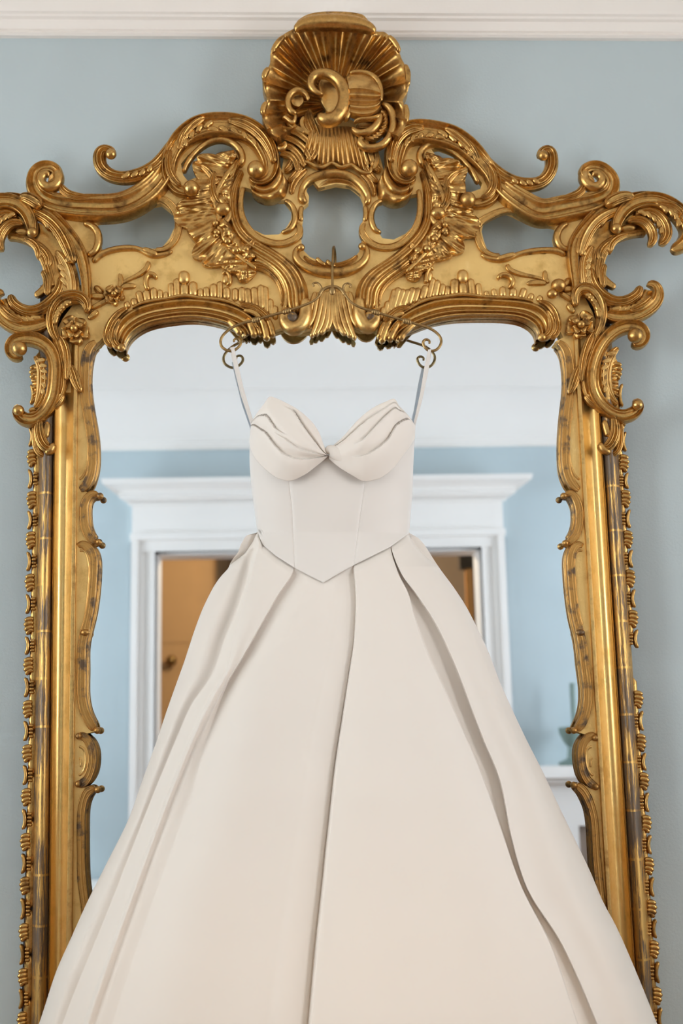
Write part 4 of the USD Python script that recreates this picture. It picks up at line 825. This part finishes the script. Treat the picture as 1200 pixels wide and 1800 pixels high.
# skirt: fold lines drawn over it, panels rising and falling between them
cA = curve([(936,451),(965,446),(985,440),(1015,434),(1060,420),(1120,396),(1186,372),(1240,336),(1294,312),(1400,268),(1600,190),(1800,110),(2200,-10)])
cB = curve([(936,520),(996,516),(1052,484),(1096,459),(1153,427),(1198,400),(1252,372),(1310,345),(1450,290),(1800,170),(2200,60)])
cD = curve([(936,620),(994,622),(1030,626),(1056,627),(1120,624),(1180,616),(1250,606),(1350,592),(1450,582),(1550,572),(1660,560),(1790,548),(2200,510)])
cEl = curve([(936,682),(962,686),(1009,700),(1042,716),(1089,729),(1148,750),(1199,774),(1270,806),(1346,839),(1450,877),(1555,914),(1660,966),(1800,1014),(2200,1160)])
cEr = curve([(936,685),(962,688),(1009,706),(1043,731),(1100,768),(1148,791),(1199,812),(1232,824),(1300,850),(1375,880),(1470,899),(1555,924),(1660,988),(1800,1050),(2200,1200)])
ys = np.r_[np.arange(928, 1010, 2.0), np.arange(1010, 1300, 5.0), np.arange(1300, 1830, 9.0), np.arange(1840, 2200, 30.0)]
ramp = lambda y, a, b: float(np.clip((y - a) / (b - a), 0, 1))
def interp_f(y, p): q = np.array(p); return float(np.interp(y, q[:, 0], q[:, 1]))
rows = []
sm = lambda t: t * t * (3 - 2 * t)
for y in ys:
    L, Rr = float(LS(y)), float(RS(y)); a = max(float(cA(y)), L + 3); b = max(float(cB(y)), a + 8); d_ = float(cD(y)); el = float(cEl(y)); er = min(max(float(cEr(y)), el + 2), Rr - 3)
    px, of = [], []
    fA = interp_f(y, [(936,.004),(975,.012),(1100,.016),(1240,.009),(1400,.004),(1800,.003)])
    fB = interp_f(y, [(990,.0),(1010,.006),(1150,.011),(1300,.007),(1450,.002),(1800,.001)])
    fD = interp_f(y, [(980,.0),(1000,.009),(1056,.007),(1120,.008),(1300,.013),(1500,.015),(1800,.016)])
    fE = interp_f(y, [(958,.0),(985,.003),(1050,.008),(1200,.015),(1400,.013),(1555,.008),(1660,.006),(1800,.006)])
    g = ramp(y, 990, 1300)
    def seg(x0, x1, n, fn, endp=False):
        t = np.linspace(0, 1, n, endpoint=endp); px.extend(x0 + (x1 - x0) * t); of.extend(fn(t))
    # left panel, sinking into fold A
    seg(L, a, 40, lambda t: -fA * sm(np.clip((t - .45) / .55, 0, 1)) + .008 * g * np.sin(np.pi * t))
    wa_ = min(8 + 40 * ramp(y, 1050, 1400), (b - a) * .6)
    seg(a, a + wa_, 12, lambda t: -fA + (fA + .006 * (1 - .6 * ramp(y, 1250, 1500))) * sm(t))
    seg(a + wa_, b, 34, lambda t: .006 * (1 - .6 * ramp(y, 1250, 1500)) + .008 * g * np.sin(np.pi * t) + .004 * g * np.sin(2 * np.pi * t))
    wb_ = 2.2 + 26 * ramp(y, 1200, 1400)
    seg(b, b + wb_, 10, lambda t: .006 * (1 - .6 * ramp(y, 1250, 1500)) - (fB + .006 * (1 - .6 * ramp(y, 1250, 1500))) * sm(t))
    # middle panel with its soft hollow before fold D
    b2 = b + wb_
    wd_ = 2.5 + 5 * ramp(y, 1150, 1500)
    def mid(t):
        x = b2 + (d_ - wd_ - b2) * t
        w1 = np.clip((x - (d_ - wd_ - (34 + 20 * g))) / (34 + 20 * g), 0, 1)
        soft = .012 * g * np.sin(np.pi * np.clip(t / .8, 0, 1) ** 1.3) + .006 * g * np.sin(2.6 * np.pi * t)
        return -fB * (1 - sm(np.clip(t / .35, 0, 1))) + soft - fD * w1 ** 1.6
    seg(b2, d_ - wd_, 70, mid)
    seg(d_ - wd_, d_ + .5, 8, lambda t: -fD + (fD + .006) * sm(t))
    # right middle panel
    seg(d_ + .5, el, 60, lambda t: .006 + .002 * t + .014 * g * np.sin(np.pi * t) * (1 - .3 * np.sin(np.pi * t)) + .003 * g * np.sin(3 * np.pi * t))
    # spindle-shaped hollow E
    gap = er - el; k = min(.3, 2.5 / gap)
    seg(el, el + gap * k, 8, lambda t: .008 - (fE + .008) * sm(t))
    seg(el + gap * k, er - gap * min(.22, k), 14, lambda t: -fE * (1 - .25 * t))
    seg(er - gap * min(.22, k), er, 8, lambda t: -fE * .75 + (fE * .75 + .012) * sm(t))
    seg(er, Rr, 50, lambda t: .012 * (1 - t) ** .7 + .012 * g * np.sin(np.pi * t) - .008 * g * np.sin(2 * np.pi * t), True)
    px = np.array(px); of = np.array(of)
    dep = base_dep(px, y); s = (px - (L + Rr) / 2) / ((Rr - L) / 2)
    of = of * np.clip((1 - np.abs(s)) / .05, 0, 1) ** .5
    top = np.clip((y - seam(px)) / 14.0, 0, 1)                       # all folds start at the waist seam
    of = of * top - .0015 * (1 - top)
    # turned-over pleat at the left of the waist
    yc = np.interp(px, [395, 404, 430, 461], [994, 989, 972, 958]); inl = np.clip((463 - px) / 4, 0, 1) * np.clip((y - seam(px)) / 9, 0, 1)
    of = of + .011 * inl / (1 + np.exp(np.clip((y - yc) / 2.4, -40, 40))) 
    rows.append(W(px, y, dep + of))
Fs = np.array(rows)
obj('skirt_front', sheet(Fs, .0015), SATIN, DR, True)
yb = ys[6::2]; uu = np.linspace(-1, 1, 60)[None, :]; yy = yb[:, None]
xx = (LS(yy) + RS(yy)) / 2 + uu * (RS(yy) - LS(yy)) / 2
tt = np.clip((yy - 936) / 864, 0, 1.5)
obj('skirt_back', sheet(W(xx, yy, (.058 + .075 * tt) - .03 * np.sqrt(1 - uu ** 2))), SATIN, DR, True)
